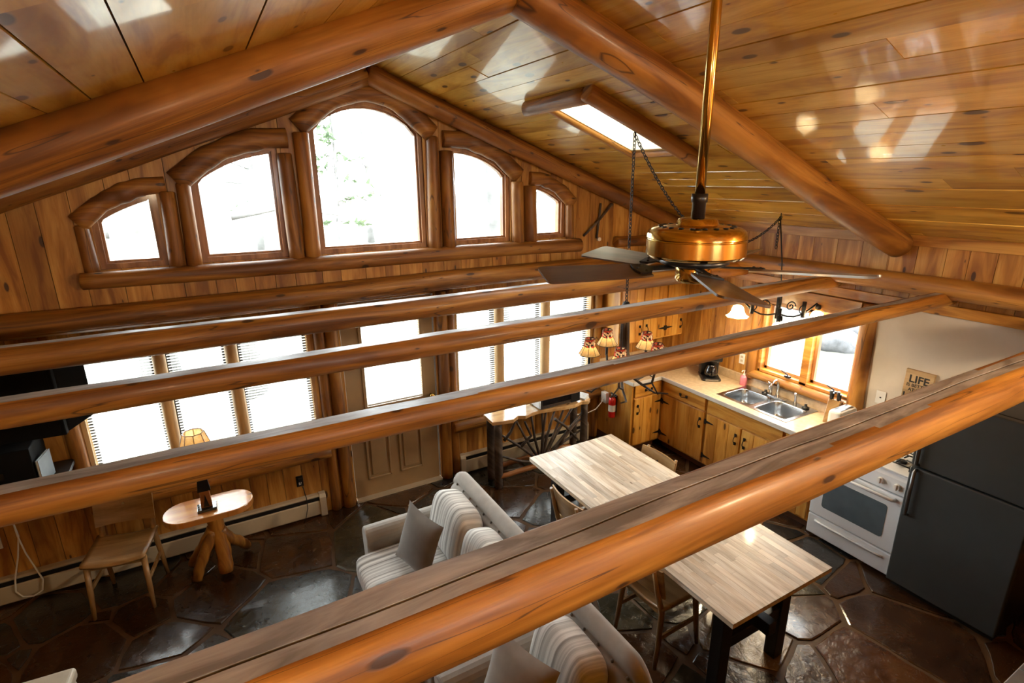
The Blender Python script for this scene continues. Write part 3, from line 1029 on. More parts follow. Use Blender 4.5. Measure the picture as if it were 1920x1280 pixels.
for i, (x0, x1, h) in enumerate(GAB):
    g = MB()
    inner = [(x0, SILL), (x1, SILL)] + h[::-1]
    xz(g, inner, YF + 0.085, YF + 0.09)
    w = struct(g.build('window_%d' % (i + 1), M['glass']), ('small leftmost arched gable window', 'left mid-size arched gable window', 'tall central arched gable window', 'right mid-size arched gable window', 'small rightmost arched gable window')[i])
    for d0, d1, ya, yb, nm, mt in ((-0.004, FR, 0.03, 0.15, 'window_frame', 'frame'), (-0.022, 0.004, 0.06, 0.115, 'sash', 'frame')):
        f = MB()
        a = [(x0 - d0, SILL - d0), (x1 + d0, SILL - d0)] + grow(h, d0)[::-1]
        b = [(x0 - d1, SILL - d1), (x1 + d1, SILL - d1)] + grow(h, d1)[::-1]
        if d0 < 0:
            a = [(x0 - d0, SILL - d0), (x1 + d0, SILL - d0)] + [(min(max(p, x0 - d0), x1 + d0), q + d0) for p, q in h][::-1]
        n = len(a)
        for j in range(n):
            k = (j + 1) % n
            f.hexa([(a[j][0], YF + ya, a[j][1]), (a[k][0], YF + ya, a[k][1]), (b[k][0], YF + ya, b[k][1]), (b[j][0], YF + ya, b[j][1]),
                    (a[j][0], YF + yb, a[j][1]), (a[k][0], YF + yb, a[k][1]), (b[k][0], YF + yb, b[k][1]), (b[j][0], YF + yb, b[j][1])])
        f.build(nm, M[mt], w)
    # arched log over the head
    hr = 0.080 if i in (1, 2, 3) else 0.066
    gh = grow(h, FR - 0.012 + hr * 0.9)
    ext = 0.06
    pts = [(gh[0][0] - ext * 0.4, YF - 0.015, gh[0][1] - (0.10 if i < 3 else -0.0))] + [(p, YF - 0.015, q) for p, q in gh[1:-1]] + [(gh[-1][0] + ext * 0.4, YF - 0.015, gh[-1][1] - (0.10 if i > 1 else 0.0))]
    struct(curved_log('trim_%d' % (10 + i), pts, hr, 50 + i), ('bent log over the leftmost arched window', 'bent log over the left mid-size arched window', 'bent log over the tall central window', 'bent log over the right mid-size arched window', 'bent log over the rightmost arched window')[i])

# upright logs between the arched windows
UP = [(-0.712, 2.80, 0.046), (-0.178, 3.02, 0.058), (-0.066, 3.08, 0.056), (0.695, 3.30, 0.062), (0.818, 3.46, 0.064),
      (1.934, 3.46, 0.066), (2.066, 3.34, 0.068), (2.832, 3.06, 0.068), (2.976, 3.02, 0.074), (3.482, 2.82, 0.044)]
UPL = ['upright log left of the leftmost arched window', 'upright log right of the leftmost arched window', 'upright log left of the left mid-size window', 'upright log right of the left mid-size window', 'upright log left of the tall central window',
       'upright log right of the tall central window', 'upright log left of the right mid-size window', 'upright log right of the right mid-size window', 'upright log left of the rightmost arched window', 'upright log right of the rightmost arched window']
for i, (xx, zt, r) in enumerate(UP):
    struct(log('trim_%d' % (20 + i), (xx, YF - 0.012, 2.455), (xx + rnd.uniform(-0.012, 0.012), YF - 0.012, zt), r, r * 0.92, seed=70 + i, rough=0.10, up=(0, 1, 0), mats=[M['trimlog'], M['sawn']]), UPL[i])


# ---- lower windows and door on the gable wall
def blind(name, x0, x1, z0, z1, label, yc=YF + 0.045, tilt=0.16):
    t = thing(name, label, 'blind', ((x0 + x1) / 2, yc, z0), 0, 'white slatted window blinds')
    hw = (x1 - x0) / 2
    MB().box(-hw, hw, -0.02, 0.02, z1 - z0 - 0.035, z1 - z0).build('head_rail', M['blind'], t)
    s = MB()
    k = int((z1 - z0 - 0.06) / 0.024)
    for i in range(k):
        z = 0.03 + i * 0.024
        dy, dz = 0.0125 * math.cos(tilt), 0.0125 * math.sin(tilt)
        v = [(-hw, -dy, z - dz), (hw, -dy, z - dz), (hw, 0, z + 0.0015), (-hw, 0, z + 0.0015), (hw, dy, z + dz), (-hw, dy, z + dz)]
        s.add(v, [(0, 1, 2, 3), (3, 2, 4, 5)], 0, True)
    o = s.build('slats', M['blind'], t)
    o['kind'] = 'stuff'
    MB().box(-hw, hw, -0.013, 0.013, 0.0, 0.018).build('bottom_rail', M['blind'], t)
    c = MB()
    for xx in (-hw * 0.7, hw * 0.7):
        c.tube([(xx, -0.014, 0.02), (xx, -0.014, z1 - z0 - 0.03)], 0.0012, 5)
    c.build('cords', M['blind'], t)
    return t


def triple(nm, w, mull, names, blinds, label):
    x0, x1, z0, z1 = w
    g = MB()
    g.box(x0, x1, YF + 0.10, YF + 0.106, z0, z1)
    o = struct(g.build(nm, M['glass']), label)
    f = MB()
    for a in ((x0, x0 + 0.03, z0, z1), (x1 - 0.03, x1, z0, z1), (x0, x1, z0, z0 + 0.03), (x0, x1, z1 - 0.03, z1)):
        f.box(a[0], a[1], YF, YF + 0.15, a[2], a[3])
    f.build('window_frame', M['shelf'], o)
    s = MB()
    for a, b in blinds:
        for q in ((a - 0.02, a + 0.02, z0 + 0.03, z1 - 0.03), (b - 0.02, b + 0.02, z0 + 0.03, z1 - 0.03), (a, b, z0 + 0.03, z0 + 0.07), (a, b, z1 - 0.07, z1 - 0.03)):
            s.box(q[0], q[1], YF + 0.09, YF + 0.12, q[2], q[3])
    s.build('sash', M['black'], o)
    for (xm, r) in mull:
        log('mullion_log', (xm, YF + 0.035, z0 + 0.01), (xm, YF + 0.035, z1 - 0.01), r, seed=int(xm * 100) + 300, mats=[M['mull']], up=(0, 1, 0), parent=o, endround=False)
    for (a, b), lab in zip(blinds, names):
        blind('venetian_blind', a, b, z0 + 0.035, z1 - 0.04, lab)


triple('window_6', LW, [(-0.425, 0.046), (0.088, 0.05)],
       ['white slatted blind in the left window, beside the television', 'white slatted blind in the middle of the left window, behind the table lamp', 'white slatted blind in the left window, nearest the door'],
       [(-0.965, -0.475), (-0.375, 0.035), (0.142, 0.68)], 'wide three-part window left of the door')
triple('window_7', RW, [(2.635, 0.055), (3.21, 0.055)],
       ['white slatted blind in the right window, nearest the door', 'white slatted blind in the middle of the right window', 'white slatted blind in the right window, nearest the kitchen'],
       [(2.135, 2.575), (2.695, 3.15), (3.27, 3.815)], 'wide three-part window right of the door')

struct(log('trim_40', (-1.05, 4.855, 0.655), (0.77, 4.855, 0.655), 0.062, 0.058, seed=91), 'sill log under the left window')
struct(log('trim_41', (2.03, 4.87, 0.575), (4.0, 4.87, 0.59), 0.058, 0.055, seed=92), 'sill log under the right window')
for i, (xx, r, z1, lb) in enumerate(((0.90, 0.062, 2.05, 'door post log on the hinge side near the left window'), (0.785, 0.05, 2.05, 'upright log at the right edge of the left window'), (1.955, 0.062, 2.05, 'door post log nearest the right window'), (2.055, 0.045, 2.05, 'upright log at the left edge of the right window'),
                                     (-1.06, 0.055, 2.05, 'upright log at the left edge of the left window'), (3.915, 0.055, 2.05, 'upright log between the right window and the wall cabinets'))):
    struct(log('trim_%d' % (42 + i), (xx, YF - 0.005, 0.0), (xx, YF - 0.005, z1), r, r * 0.95, seed=95 + i, up=(0, 1, 0)), lb)

# door
d0, d1 = DR[0] + 0.01, DR[1] - 0.01
gx0, gx1, gz0, gz1 = 1.17, 1.735, 0.98, 1.88
mb = MB()
yd0, yd1 = YF + 0.03, YF + 0.075
for a in ((d0, gx0, 0.02, 2.02), (gx1, d1, 0.02, 2.02), (gx0, gx1, 0.02, gz0), (gx0, gx1, gz1, 2.02)):
    mb.box(a[0], a[1], yd0, yd1, a[2], a[3])
door = struct(mb.build('door_1', M['door']), 'tan entrance door with a blind-covered pane and two raised panels')
MB().box(gx0, gx1, yd0 + 0.02, yd0 + 0.025, gz0, gz1).build('glass_pane', M['glass'], door)
mb = MB()
for a in ((gx0 - 0.03, gx0, gz0 - 0.03, gz1 + 0.03), (gx1, gx1 + 0.03, gz0 - 0.03, gz1 + 0.03), (gx0, gx1, gz0 - 0.03, gz0), (gx0, gx1, gz1, gz1 + 0.03)):
    mb.box(a[0], a[1], yd0 - 0.012, yd0, a[2], a[3])
mb.build('pane_frame', M['door'], door, bev=0.004)
for a, b in ((1.115, 1.36), (1.45, 1.695)):
    mb = MB()
    for q in ((a, a + 0.022, 0.20, 0.84), (b - 0.022, b, 0.20, 0.84), (a, b, 0.20, 0.222), (a, b, 0.818, 0.84)):
        mb.box(q[0], q[1], yd0 - 0.016, yd0, q[2], q[3])
    mb.build('panel_moulding', M['door'], door, bev=0.006)
    mb = MB()
    mb.box(a + 0.045, b - 0.045, yd0 - 0.014, yd0, 0.245, 0.795)
    mb.build('raised_panel', M['door'], door, bev=0.008)
mb = MB()
mb.tube([(1.82, yd0, 0.98), (1.82, yd0 - 0.05, 0.98)], [0.012, 0.012], 10)
mb.puff((1.82, yd0 - 0.06, 0.98), (0.028, 0.022, 0.028), 1, 1, nu=14, nv=8)
mb.build('door_knob', M['brass'], door)
MB().box(d0 - 0.01, d1 + 0.01, YF - 0.03, YF + 0.12, 0.0, 0.022).build('threshold', M['heater'], door)
blind('venetian_blind', gx0 + 0.005, gx1 - 0.005, gz0 + 0.01, gz1 - 0.01, 'white slatted blind over the door pane', yc=yd0 - 0.005, tilt=0.3)

# kitchen sink window
g = MB().box(XR + 0.09, XR + 0.096, KW[0], KW[1], KW[2], KW[3])
kw = struct(g.build('window_10', M['glass']), 'two-light casement window over the kitchen sink')
f = MB()
for a in ((KW[0], KW[0] + 0.03, KW[2], KW[3]), (KW[1] - 0.03, KW[1], KW[2], KW[3]), (KW[0], KW[1], KW[2], KW[2] + 0.03), (KW[0], KW[1], KW[3] - 0.03, KW[3]), (2.965, 3.04, KW[2], KW[3])):
    f.box(XR - 0.01, XR + 0.15, a[0], a[1], a[2], a[3])
f.build('window_frame', M['trim'], kw, bev=0.004)
for a, b in ((KW[0] + 0.03, 2.965), (3.04, KW[1] - 0.03)):
    s = MB()
    for q in ((a, a + 0.028, KW[2] + 0.03, KW[3] - 0.03), (b - 0.028, b, KW[2] + 0.03, KW[3] - 0.03), (a, b, KW[2] + 0.03, KW[2] + 0.058), (a, b, KW[3] - 0.058, KW[3] - 0.03)):
        s.box(XR + 0.06, XR + 0.10, q[0], q[1], q[2], q[3])
    s.build('sash', M['frame'], kw)
    c = MB()
    ym = a + 0.12
    c.box(XR - 0.03, XR, ym - 0.03, ym + 0.03, KW[2] + 0.032, KW[2] + 0.05)
    c.tube([(XR - 0.02, ym, KW[2] + 0.05), (XR - 0.05, ym - 0.02, KW[2] + 0.075), (XR - 0.055, ym + 0.05, KW[2] + 0.10)], 0.006, 6)
    c.build('crank_handle', M['iron'], kw)
struct(log('trim_50', (XR - 0.025, 2.44, 1.055), (XR - 0.025, 3.60, 1.06), 0.045, seed=111), 'split log sill under the sink window')
struct(log('trim_51', (XR - 0.01, 2.475, 0.92), (XR - 0.01, 2.485, 2.03), 0.07, 0.065, seed=112, up=(0, 1, 0)), 'round log at the right side of the sink window')
struct(log('trim_52', (XR - 0.005, 3.58, 1.0), (XR - 0.005, 3.58, 2.03), 0.06, 0.055, seed=113, up=(0, 1, 0)), 'round log at the left side of the sink window')
struct(MB().box(XR - 0.05, XR - 0.001, 2.55, 3.52, 1.875, 2.03).build('trim_53', M['trim'], bev=0.006), 'wide pine header board above the sink window')


# ---- outside
gr = MB()
G = 60
for i in range(G):
    for j in range(G):
        xa, xb, ya, yb = -40 + 80 * i / G, -40 + 80 * (i + 1) / G, -35 + 80 * j / G, -35 + 80 * (j + 1) / G
        zz = lambda a, b: -0.3 + (0.25 * mnoise.noise((a * 0.35, b * 0.35, 0)) if b > 7 else 0) + 2.1 * min(1, max(0, (b - 7) / 11)) ** 1.3
        gr.add([(xa, ya, zz(xa, ya)), (xb, ya, zz(xb, ya)), (xb, yb, zz(xb, yb)), (xa, yb, zz(xa, yb))], [(0, 1, 2, 3)], 0, True)
gr = gr.build('ground', M['ground'])
struct(gr, 'pale ground around the cabin')


def tree(x, y, h, r, lean, mat, label, seed, branches=10, needles=False, z0=-0.4):
    rr = random.Random(seed)
    t = thing('tree', label, 'tree', (x, y, z0), 0, 'trees outside the windows')
    P = [Vector((lean[0] * (k / 8) ** 1.3 * h + 0.05 * math.sin(k * 1.3 + seed), lean[1] * (k / 8) * h + 0.05 * math.cos(k + seed), h * k / 8)) for k in range(9)]
    MB().tube(P, [r * (1.25 if k == 0 else 1) * (1 - 0.75 * k / 8) for k in range(9)], 12).build('trunk', mat, t)
    b = MB()
    nd = MB()
    for k in range(branches):
        f = 0.2 + 0.75 * rr.random()
        i = min(7, int(f * 8))
        p = P[i].lerp(P[i + 1], f * 8 - i)
        a = rr.uniform(0, 2 * PI)
        L = h * rr.uniform(0.10, 0.2) * (1.2 - 0.8 * f)
        d = Vector((math.cos(a), math.sin(a), rr.uniform(-0.1, 0.5)))
        q = [p, p + d * L * 0.5 + Vector((0, 0, 0.03 * L)), p + d * L + Vector((0, 0, -0.1 * L))]
        b.tube(q, [r * 0.22, r * 0.14, r * 0.05], 5)
        if needles:
            for m in range(16):
                s = q[0].lerp(q[2], rr.uniform(0.25, 1.05))
                w = rr.uniform(0.05, 0.14)
                e = Vector((rr.uniform(-1, 1), rr.uniform(-1, 1), rr.uniform(-0.6, 0.6))).normalized() * w * 1.6
                u = e.cross(Vector((rr.uniform(-1, 1), rr.uniform(-1, 1), 1))).normalized() * w * 0.5
                nd.add([s - u, s + e - u * 0.2, s + e * 1.1 + u * 0.3, s + u], [(0, 1, 2, 3)])
    b.build('branches', mat, t)['kind'] = 'stuff'
    if needles:
        nd.build('needles', M['needles'], t)['kind'] = 'stuff'


def gz(y):
    return -0.4 + 2.1 * min(1, max(0, (y - 7) / 11)) ** 1.3


tree(-0.90, 9.6, 11, 0.26, (0.0, 0.0), M['birch'], 'broad pale trunk seen through the leftmost arched window', 1, 14, z0=gz(9.6))
tree(0.27, 9.0, 12, 0.23, (0.01, 0), M['birch'], 'pale trunk seen at the left of the left mid-size arched window', 2, 16, z0=gz(9.0))
tree(3.05, 14.0, 6.5, 0.06, (0.0, 0), M['tree'], 'thin young conifer seen through the tall central window', 3, 34, True, z0=gz(14))
tree(4.36, 16.0, 5.0, 0.09, (-0.01, 0), M['tree'], 'slender bare snag right of the young conifer in the tall window', 4, 8, z0=gz(16))
tree(5.20, 9.6, 10, 0.17, (-0.11, 0.0), M['tree'], 'thick grey trunk leaning across the right mid-size arched window', 5, 10, z0=gz(9.6))
tree(1.28, 15.0, 8, 0.08, (0, 0), M['tree'], 'distant conifer seen at the right of the left mid-size arched window', 6, 34, True, z0=gz(15))
tree(9.85, 15.0, 9, 0.14, (0.0, 0), M['birch'], 'distant trunk seen through the rightmost arched window', 7, 14, z0=gz(15))
tree(-3.0, 17.0, 8, 0.10, (0.0, 0), M['tree'], 'distant conifer left of the broad pale trunk', 8, 30, True, z0=gz(17))
for i, (x, y, z, s) in enumerate(((11.0, 6.0, -0.15, 0.5), (12.4, 6.3, -0.05, 0.65))):
    m = MB()
    m.puff((0, 0, 0), (s, s * 0.8, s * 0.6), 0.8, 0.9, nu=12, nv=8)
    m.v = [tuple(Vector(v) * (1 + 0.55 * mnoise.noise(Vector(v) * 2 + Vector((i * 5, 0, 0))))) for v in m.v]
    tag(m.build('boulder', M['rock'], loc=(x, y, z)), ('smaller grey boulder outside the sink window', 'larger grey boulder outside the sink window')[i], 'rock')


# ================================================================== FITTINGS AND FURNITURE
# ---- ceiling fan on a long rod from the ridge
def ceiling_fan():
    cx, cy, zb = RX, 1.245, 2.815
    t = thing('ceiling_fan', 'brass ceiling fan with five dark wooden blades on a long rod', 'ceiling fan', (cx, cy, zb))
    m = MB()
    for pr in ([(0.0, 0.158), (0.052, 0.158), (0.060, 0.154), (0.066, 0.138)], [(0.066, 0.138), (0.10, 0.134), (0.136, 0.128), (0.148, 0.120), (0.153, 0.108), (0.154, 0.098)], [(0.154, 0.098), (0.151, 0.096), (0.151, 0.092), (0.154, 0.090)], [(0.154, 0.090), (0.154, 0.045)], [(0.154, 0.045), (0.146, 0.036), (0.10, 0.031), (0.0, 0.03)]):
        m.lathe(pr, 48)
    m.build('motor_housing', M['brass'], t)
    v = MB()
    for k in range(20):
        a = 2 * PI * k / 20
        v.puff((0.112 * math.cos(a), 0.112 * math.sin(a), 0.1335), (0.009, 0.009, 0.002), 1, 1, nu=8, nv=4)
    v.build('vent_holes', M['black'], t)['kind'] = 'stuff'
    MB().lathe([(0.0, 0.032), (0.105, 0.032), (0.108, 0.018), (0.09, 0.010), (0.0, 0.010)], 28).build('hub', M['black'], t)
    MB().lathe([(0.0, 0.012), (0.052, 0.012), (0.056, 0.0), (0.056, -0.035), (0.048, -0.045), (0.0, -0.048)], 28).build('switch_cap', M['brass'], t)
    top = roof(cx) - 0.02 - zb
    MB().tube([(0, 0, 0.18), (0, 0, top)], 0.0155, 16).build('down_rod', M['brass'], t)
    MB().tube([(0, 0, 0.157), (0, 0, 0.205), (0, 0, 0.207), (0, 0, 0.232)], [0.021, 0.021, 0.025, 0.025], 20).build('rod_coupling', M['black'], t)
    MB().lathe([(0.018, top - 0.09), (0.05, top - 0.075), (0.065, top - 0.03), (0.068, top), (0, top)], 24).build('canopy', M['brass'], t)
    for az in (69.9, 141.9, 213.9, 285.9, 357.9):
        a = math.radians(90 - az)
        R = Matrix.Rotation(a, 4, 'Z') @ Matrix.Rotation(math.radians(-12), 4, 'X')
        b = MB()
        pts = []
        for i in range(9):
            pts.append((0.17, -0.052 + 0.104 * i / 8))
        n = 6
        out = [(0.165, -0.048), (0.20, -0.055), (0.49, -0.066)]
        for i in range(n + 1):
            q = -PI / 2 + PI / 2 * i / n
            out.append((0.49 + 0.02 * math.cos(q), -0.046 + 0.02 * math.sin(q)))
        for i in range(n + 1):
            q = PI / 2 * i / n
            out.append((0.49 + 0.02 * math.cos(q), 0.046 + 0.02 * math.sin(q)))
        out += [(0.49, 0.066), (0.20, 0.055), (0.165, 0.048)]
        b.prism(out, -0.003, 0.003)
        o = b.build('fan_blade', M['blade'], t)
        o.matrix_local = R
        k = MB()
        k.prism([(0.075, -0.014), (0.15, -0.012), (0.165, -0.035), (0.205, -0.038), (0.212, 0.0), (0.205, 0.038), (0.165, 0.035), (0.15, 0.012), (0.075, 0.014)], 0.0035, 0.009)
        for sx, sy in ((0.178, -0.024), (0.178, 0.024), (0.198, 0.0)):
            k.puff((sx, sy, 0.010), (0.005, 0.005, 0.003), 1, 1, nu=8, nv=4)
        k.build('blade_bracket', M['iron'], o)


ceiling_fan()


# ---- chains
def chain_mesh(pts, step=0.028):
    P = [Vector(p) for p in pts]
    out = []
    carry = 0.0
    for a, b in zip(P, P[1:]):
        L = (b - a).length
        s = carry
        while s < L:
            out.append((a.lerp(b, s / L), (b - a).normalized()))
            s += step
        carry = s - L
    mb = MB()
    for i, (p, d) in enumerate(out):
        r = d.cross(Vector((0, 1, 0.1))).normalized()
        u = r.cross(d)
        if i % 2:
            r = u
        ring = []
        for j in range(10):
            a = 2 * PI * j / 10
            ring.append(p + d * (math.cos(a) * 0.020) + r * (math.sin(a) * 0.0105))
        mb.tube(ring, 0.0032, 5, closed=True)
    return mb


CH = Vector((2.715, 3.07, 0))
HOOK = Vector((4.60, 3.20, roof(4.60) - 0.012))


def swag(a, b, sag, k=18):
    return [a.lerp(b, i / k) + Vector((0, 0, -sag * 4 * (i / k) * (1 - i / k))) for i in range(k + 1)]


top = Vector((2.715, 3.075, roof(2.715) - 0.115))
t = thing('swag_chain', 'dark chain swagged from the skylight log to a ceiling hook by the kitchen', 'chain', tuple(HOOK))
chain_mesh([p - HOOK for p in swag(top + Vector((0.015, 0, -0.02)), HOOK + Vector((0, 0, -0.03)), 0.46)]).build('links', M['iron'], t)['kind'] = 'stuff'
chain_mesh([Vector((-0.012, 0.0, -0.04)), Vector((-0.012, 0.0, -0.30))]).build('loose_end', M['iron'], t)['kind'] = 'stuff'
m = MB()
m.tube([(0, 0, 0.01), (0, 0, -0.03), (0.012, 0, -0.045), (0.0, 0, -0.06), (-0.014, 0, -0.045)], 0.005, 8)
m.build('hook', M['iron'], t)


# ---- branch chandelier with five painted mica shades
def chandelier():
    t = thing('chandelier', 'rustic twig chandelier with five painted mica shades on a chain', 'chandelier', (CH.x, CH.y, 1.47))
    z = lambda v: v - 1.47
    chain_mesh([(0, 0.005, top.z - 1.47), (0, 0, z(2.20))]).build('chain', M['iron'], t)['kind'] = 'stuff'
    MB().tube([(0, 0, top.z - 1.47 + 0.03), (0, 0, top.z - 1.47 - 0.02)], 0.006, 8).build('hook', M['iron'], t)
    b = MB()
    r = random.Random(5)
    for k in range(7):
        a = 2 * PI * k / 7
        b.tube([(0.018 * math.cos(a), 0.018 * math.sin(a), z(2.16)), (0.022 * math.cos(a), 0.022 * math.sin(a), z(2.0)), (0.030 * math.cos(a + .3), 0.030 * math.sin(a + .3), z(1.80)), (0.07 * math.cos(a + .4), 0.07 * math.sin(a + .4), z(1.64))], [0.012, 0.014, 0.013, 0.010], 7)
    b.build('twig_stem', M['bark'], t)
    MB().lathe([(0, z(2.20)), (0.02, z(2.20)), (0.034, z(2.17)), (0.036, z(2.12)), (0.03, z(2.11)), (0, z(2.11))], 16).build('stem_cap', M['iron'], t)
    az = math.radians(41.5)
    right = Vector((math.cos(az), -math.sin(az), 0))
    away = Vector((math.sin(az), math.cos(az), 0))
    for i, ang in enumerate((265, 193, 121, 49, -23)):
        q = math.radians(ang)
        d = right * math.cos(q) + away * math.sin(q)
        R = 0.265
        br = MB()
        e = d * R
        w = Vector((-d.y, d.x, 0))
        br.tube([(0, 0, z(1.72)), d * 0.07 + Vector((0, 0, z(1.62))), d * 0.16 + w * 0.02 + Vector((0, 0, z(1.56))), d * 0.24 + Vector((0, 0, z(1.60))), e + Vector((0, 0, z(1.72)))], [0.013, 0.012, 0.011, 0.010, 0.009], 7)
        br.tube([d * 0.16 + w * 0.02 + Vector((0, 0, z(1.56))), d * 0.25 + w * 0.06 + Vector((0, 0, z(1.50))), d * 0.36 + w * 0.03 + Vector((0, 0, z(1.53)))], [0.010, 0.008, 0.005], 6)
        br.tube([d * 0.24 + Vector((0, 0, z(1.60))), d * 0.31 - w * 0.05 + Vector((0, 0, z(1.54)))], [0.008, 0.005], 6)
        br.build('branch_arm', M['bark'], t)
        MB().tube([e + Vector((0, 0, z(1.70))), e + Vector((0, 0, z(1.80)))], 0.011, 8).build('candle_socket', M['black'], t)
        s = MB()
        s.lathe([(0.046, 0.062), (0.082, 0.0)], 8, smooth=False)
        so = s.build('lamp_shade', M['shade'], t, loc=e + Vector((0, 0, z(1.79))))
        s = MB()
        s.lathe([(0.036, 0.125), (0.040, 0.12), (0.046, 0.062)], 8, smooth=False)
        s.build('shade_band', M['shade_band'], so)
        s = MB()
        for k in range(8):
            a = 2 * PI * k / 8
            s.tube([(0.083 * math.cos(a), 0.083 * math.sin(a), 0), (0.047 * math.cos(a), 0.047 * math.sin(a), 0.062), (0.037 * math.cos(a), 0.037 * math.sin(a), 0.126)], 0.0016, 4)
        for rr, zz in ((0.083, 0), (0.037, 0.126)):
            s.tube([(rr * math.cos(2 * PI * k / 16), rr * math.sin(2 * PI * k / 16), zz) for k in range(16)], 0.002, 4, closed=True)
        s.build('shade_wire', M['iron'], so)
        MB().puff((0, 0, 0.045), (0.014, 0.014, 0.022), 1, 1, nu=10, nv=8).build('bulb', M['bulb_soft'], so)


chandelier()


# ---- kitchen light: wrought iron with frosted bells
def kitchen_light():
    cx, cy = 4.58, 3.09
    t = thing('pendant_light', 'wrought iron scroll light with frosted glass bell shades over the sink', 'lamp', (cx, cy, 1.75))
    z = lambda v: v - 1.75
    MB().tube([(0, 0, z(1.82)), (0, 0, z(2.10))], 0.022, 14).build('stem', M['iron'], t)
    pts = [(0, 0, z(2.10)), (0.005, 0.03, z(2.35)), (HOOK.x - cx, HOOK.y - cy, HOOK.z - 1.75 - 0.05)]
    MB().tube(pts, 0.006, 7).build('cord', M['iron'], t)
    for i, a in enumerate((97, 217, 337)):
        d = Vector((math.cos(math.radians(a)), math.sin(math.radians(a)), 0))
        s = MB()
        R = 0.40
        s.tube([d * 0.02 + Vector((0, 0, z(1.86)))] + [d * (0.02 + 0.36 * u) + Vector((0, 0, z(1.86) - 0.07 * math.sin(PI * u) + 0.09 * u)) for u in (0.2, 0.4, 0.6, 0.8, 1.0)] + [d * R + Vector((0, 0, z(1.93)))], 0.008, 7)
        for c0, rr, zc, sg in ((0.12, 0.05, 1.93, 1), (0.25, 0.055, 1.90, -1)):
            s.tube([d * (c0 + rr * (1 - k / 26) * math.cos(sg * k * 0.42)) + Vector((0, 0, z(zc) + rr * (1 - k / 26) * math.sin(sg * k * 0.42))) for k in range(24)], 0.0055, 6)
        s.build('scroll_arm', M['iron'], t)
        s = MB()
        s.tube([d * 0.255 + Vector((0, 0, z(1.82))), d * 0.255 + Vector((0, 0, z(1.97)))], 0.018, 10)
        s.build('candle_sleeve', M['iron'], t)
        e = d * R
        MB().lathe([(0.0, 0.145), (0.022, 0.145), (0.026, 0.12), (0.024, 0.105)], 14).build('shade_cap', M['iron'], t, loc=e + Vector((0, 0, z(1.79))))
        s = MB()
        s.lathe([(0.024, 0.115), (0.046, 0.10), (0.056, 0.075), (0.062, 0.045), (0.078, 0.018), (0.105, 0.0)], 28, wave=lambda u, a: 0.07 * u ** 3 * math.sin(7 * a))
        so = s.build('bell_shade', M['bell'], t, loc=e + Vector((0, 0, z(1.76))))
        MB().puff((0, 0, 0.045), (0.026, 0.026, 0.034), 1, 1, nu=12, nv=8).build('bulb', M['bulb'], so)
        ld = bpy.data.lights.new('lamp_light', 'POINT')
        ld.energy = 8
        ld.color = (1.0, 0.80, 0.50)
        ld.shadow_soft_size = 0.03
        lo = bpy.data.objects.new('lamp_light', ld)
        COL.objects.link(lo)
        lo.parent = so
        lo.location = (0, 0, 0.0)


kitchen_light()


# ---- kitchen cabinets
def Pfar(y0):
    return lambda u, d, zz: (u, y0 - d, zz)


def Pright(x0):
    return lambda u, d, zz: (x0 - d, u, zz)


def pull(mb, P, u, zc, vert=True, L=0.09):
    """bail handle"""
    pts = []
    for k in range(9):
        f = k / 8
        o = (f - 0.5) * L
        out = 0.012 + 0.022 * math.sin(PI * f)
        pts.append(P(u, out, zc + o) if vert else P(u + o, out, zc - 0.012 * math.sin(PI * f)))
    mb.tube(pts, 0.0042, 6)
    for s in (-1, 1):
        o = s * L / 2
        c = [(u, zc + o)] if vert else [(u + o, zc)]
        for a, b in c:
            mb.box(a - 0.011, a + 0.011, 0.0, 0.012, b - 0.014, b + 0.014, P=lambda p, q, r: P(p, q, r))


def strap(mb, P, u, zc, sgn, L=0.10):
    poly = [(0, -0.014), (0.4 * L, -0.010), (0.75 * L, -0.005), (L, 0), (0.75 * L, 0.005), (0.4 * L, 0.010), (0, 0.014)]
    mb.prism([(u + sgn * a, zc + b) for a, b in poly], 0.0005, 0.005, P=lambda a, b, c: P(a, c, b))
    mb.box(u - sgn * 0.022, u, 0.0, 0.006, zc - 0.028, zc + 0.028, P=P)


def cab_door(t, P, u0, u1, z0, z1, hinge, handle_top=True, nb=3):
    """door of vertical boards with strap hinges on side hinge (-1 low u, 1 high u)"""
    Pd = lambda u, d, zz: P(u, d + 0.002, zz)
    d = MB()
    d.box(u0, u1, 0.0, 0.008, z0, z1, P=Pd)
    dr = d.build('cabinet_door', M['cab'], t)
    w = (u1 - u0) / nb
    for i in range(nb):
        b = MB()
        b.box(u0 + i * w + 0.001, u0 + (i + 1) * w - 0.001, 0.008, 0.020 + 0.001 * (i % 2), z0, z1, P=Pd)
        b.build('door_board', M['cab'], dr, bev=0.003, seg=1)
    Pf = lambda u, dd, zz: P(u, dd + 0.0235, zz)
    ue = u0 if hinge < 0 else u1
    for zc in (z0 + 0.10 * (z1 - z0) + 0.03, z1 - 0.10 * (z1 - z0) - 0.03):
        h = MB()
        strap(h, Pf, ue + (0.004 if hinge < 0 else -0.004), zc, -hinge)
        h.build('strap_hinge', M['iron'], dr)
    h = MB()
    uh = u1 - 0.045 if hinge < 0 else u0 + 0.045
    pull(h, Pf, uh, (z1 - 0.13) if handle_top else (z0 + 0.13))
    h.build('handle', M['iron'], dr)
    return dr


def drawer(t, P, u0, u1, z0, z1, handle=True, name='drawer'):
    d = MB()
    d.box(u0, u1, 0.002, 0.022, z0, z1, P=P)
    o = d.build(name, M['cab_h'], t, bev=0.004, seg=1)
    if handle:
        h = MB()
        pull(h, lambda u, dd, zz: P(u, dd + 0.022, zz), (u0 + u1) / 2, (z0 + z1) / 2, False)
        h.build('handle', M['iron'], o)


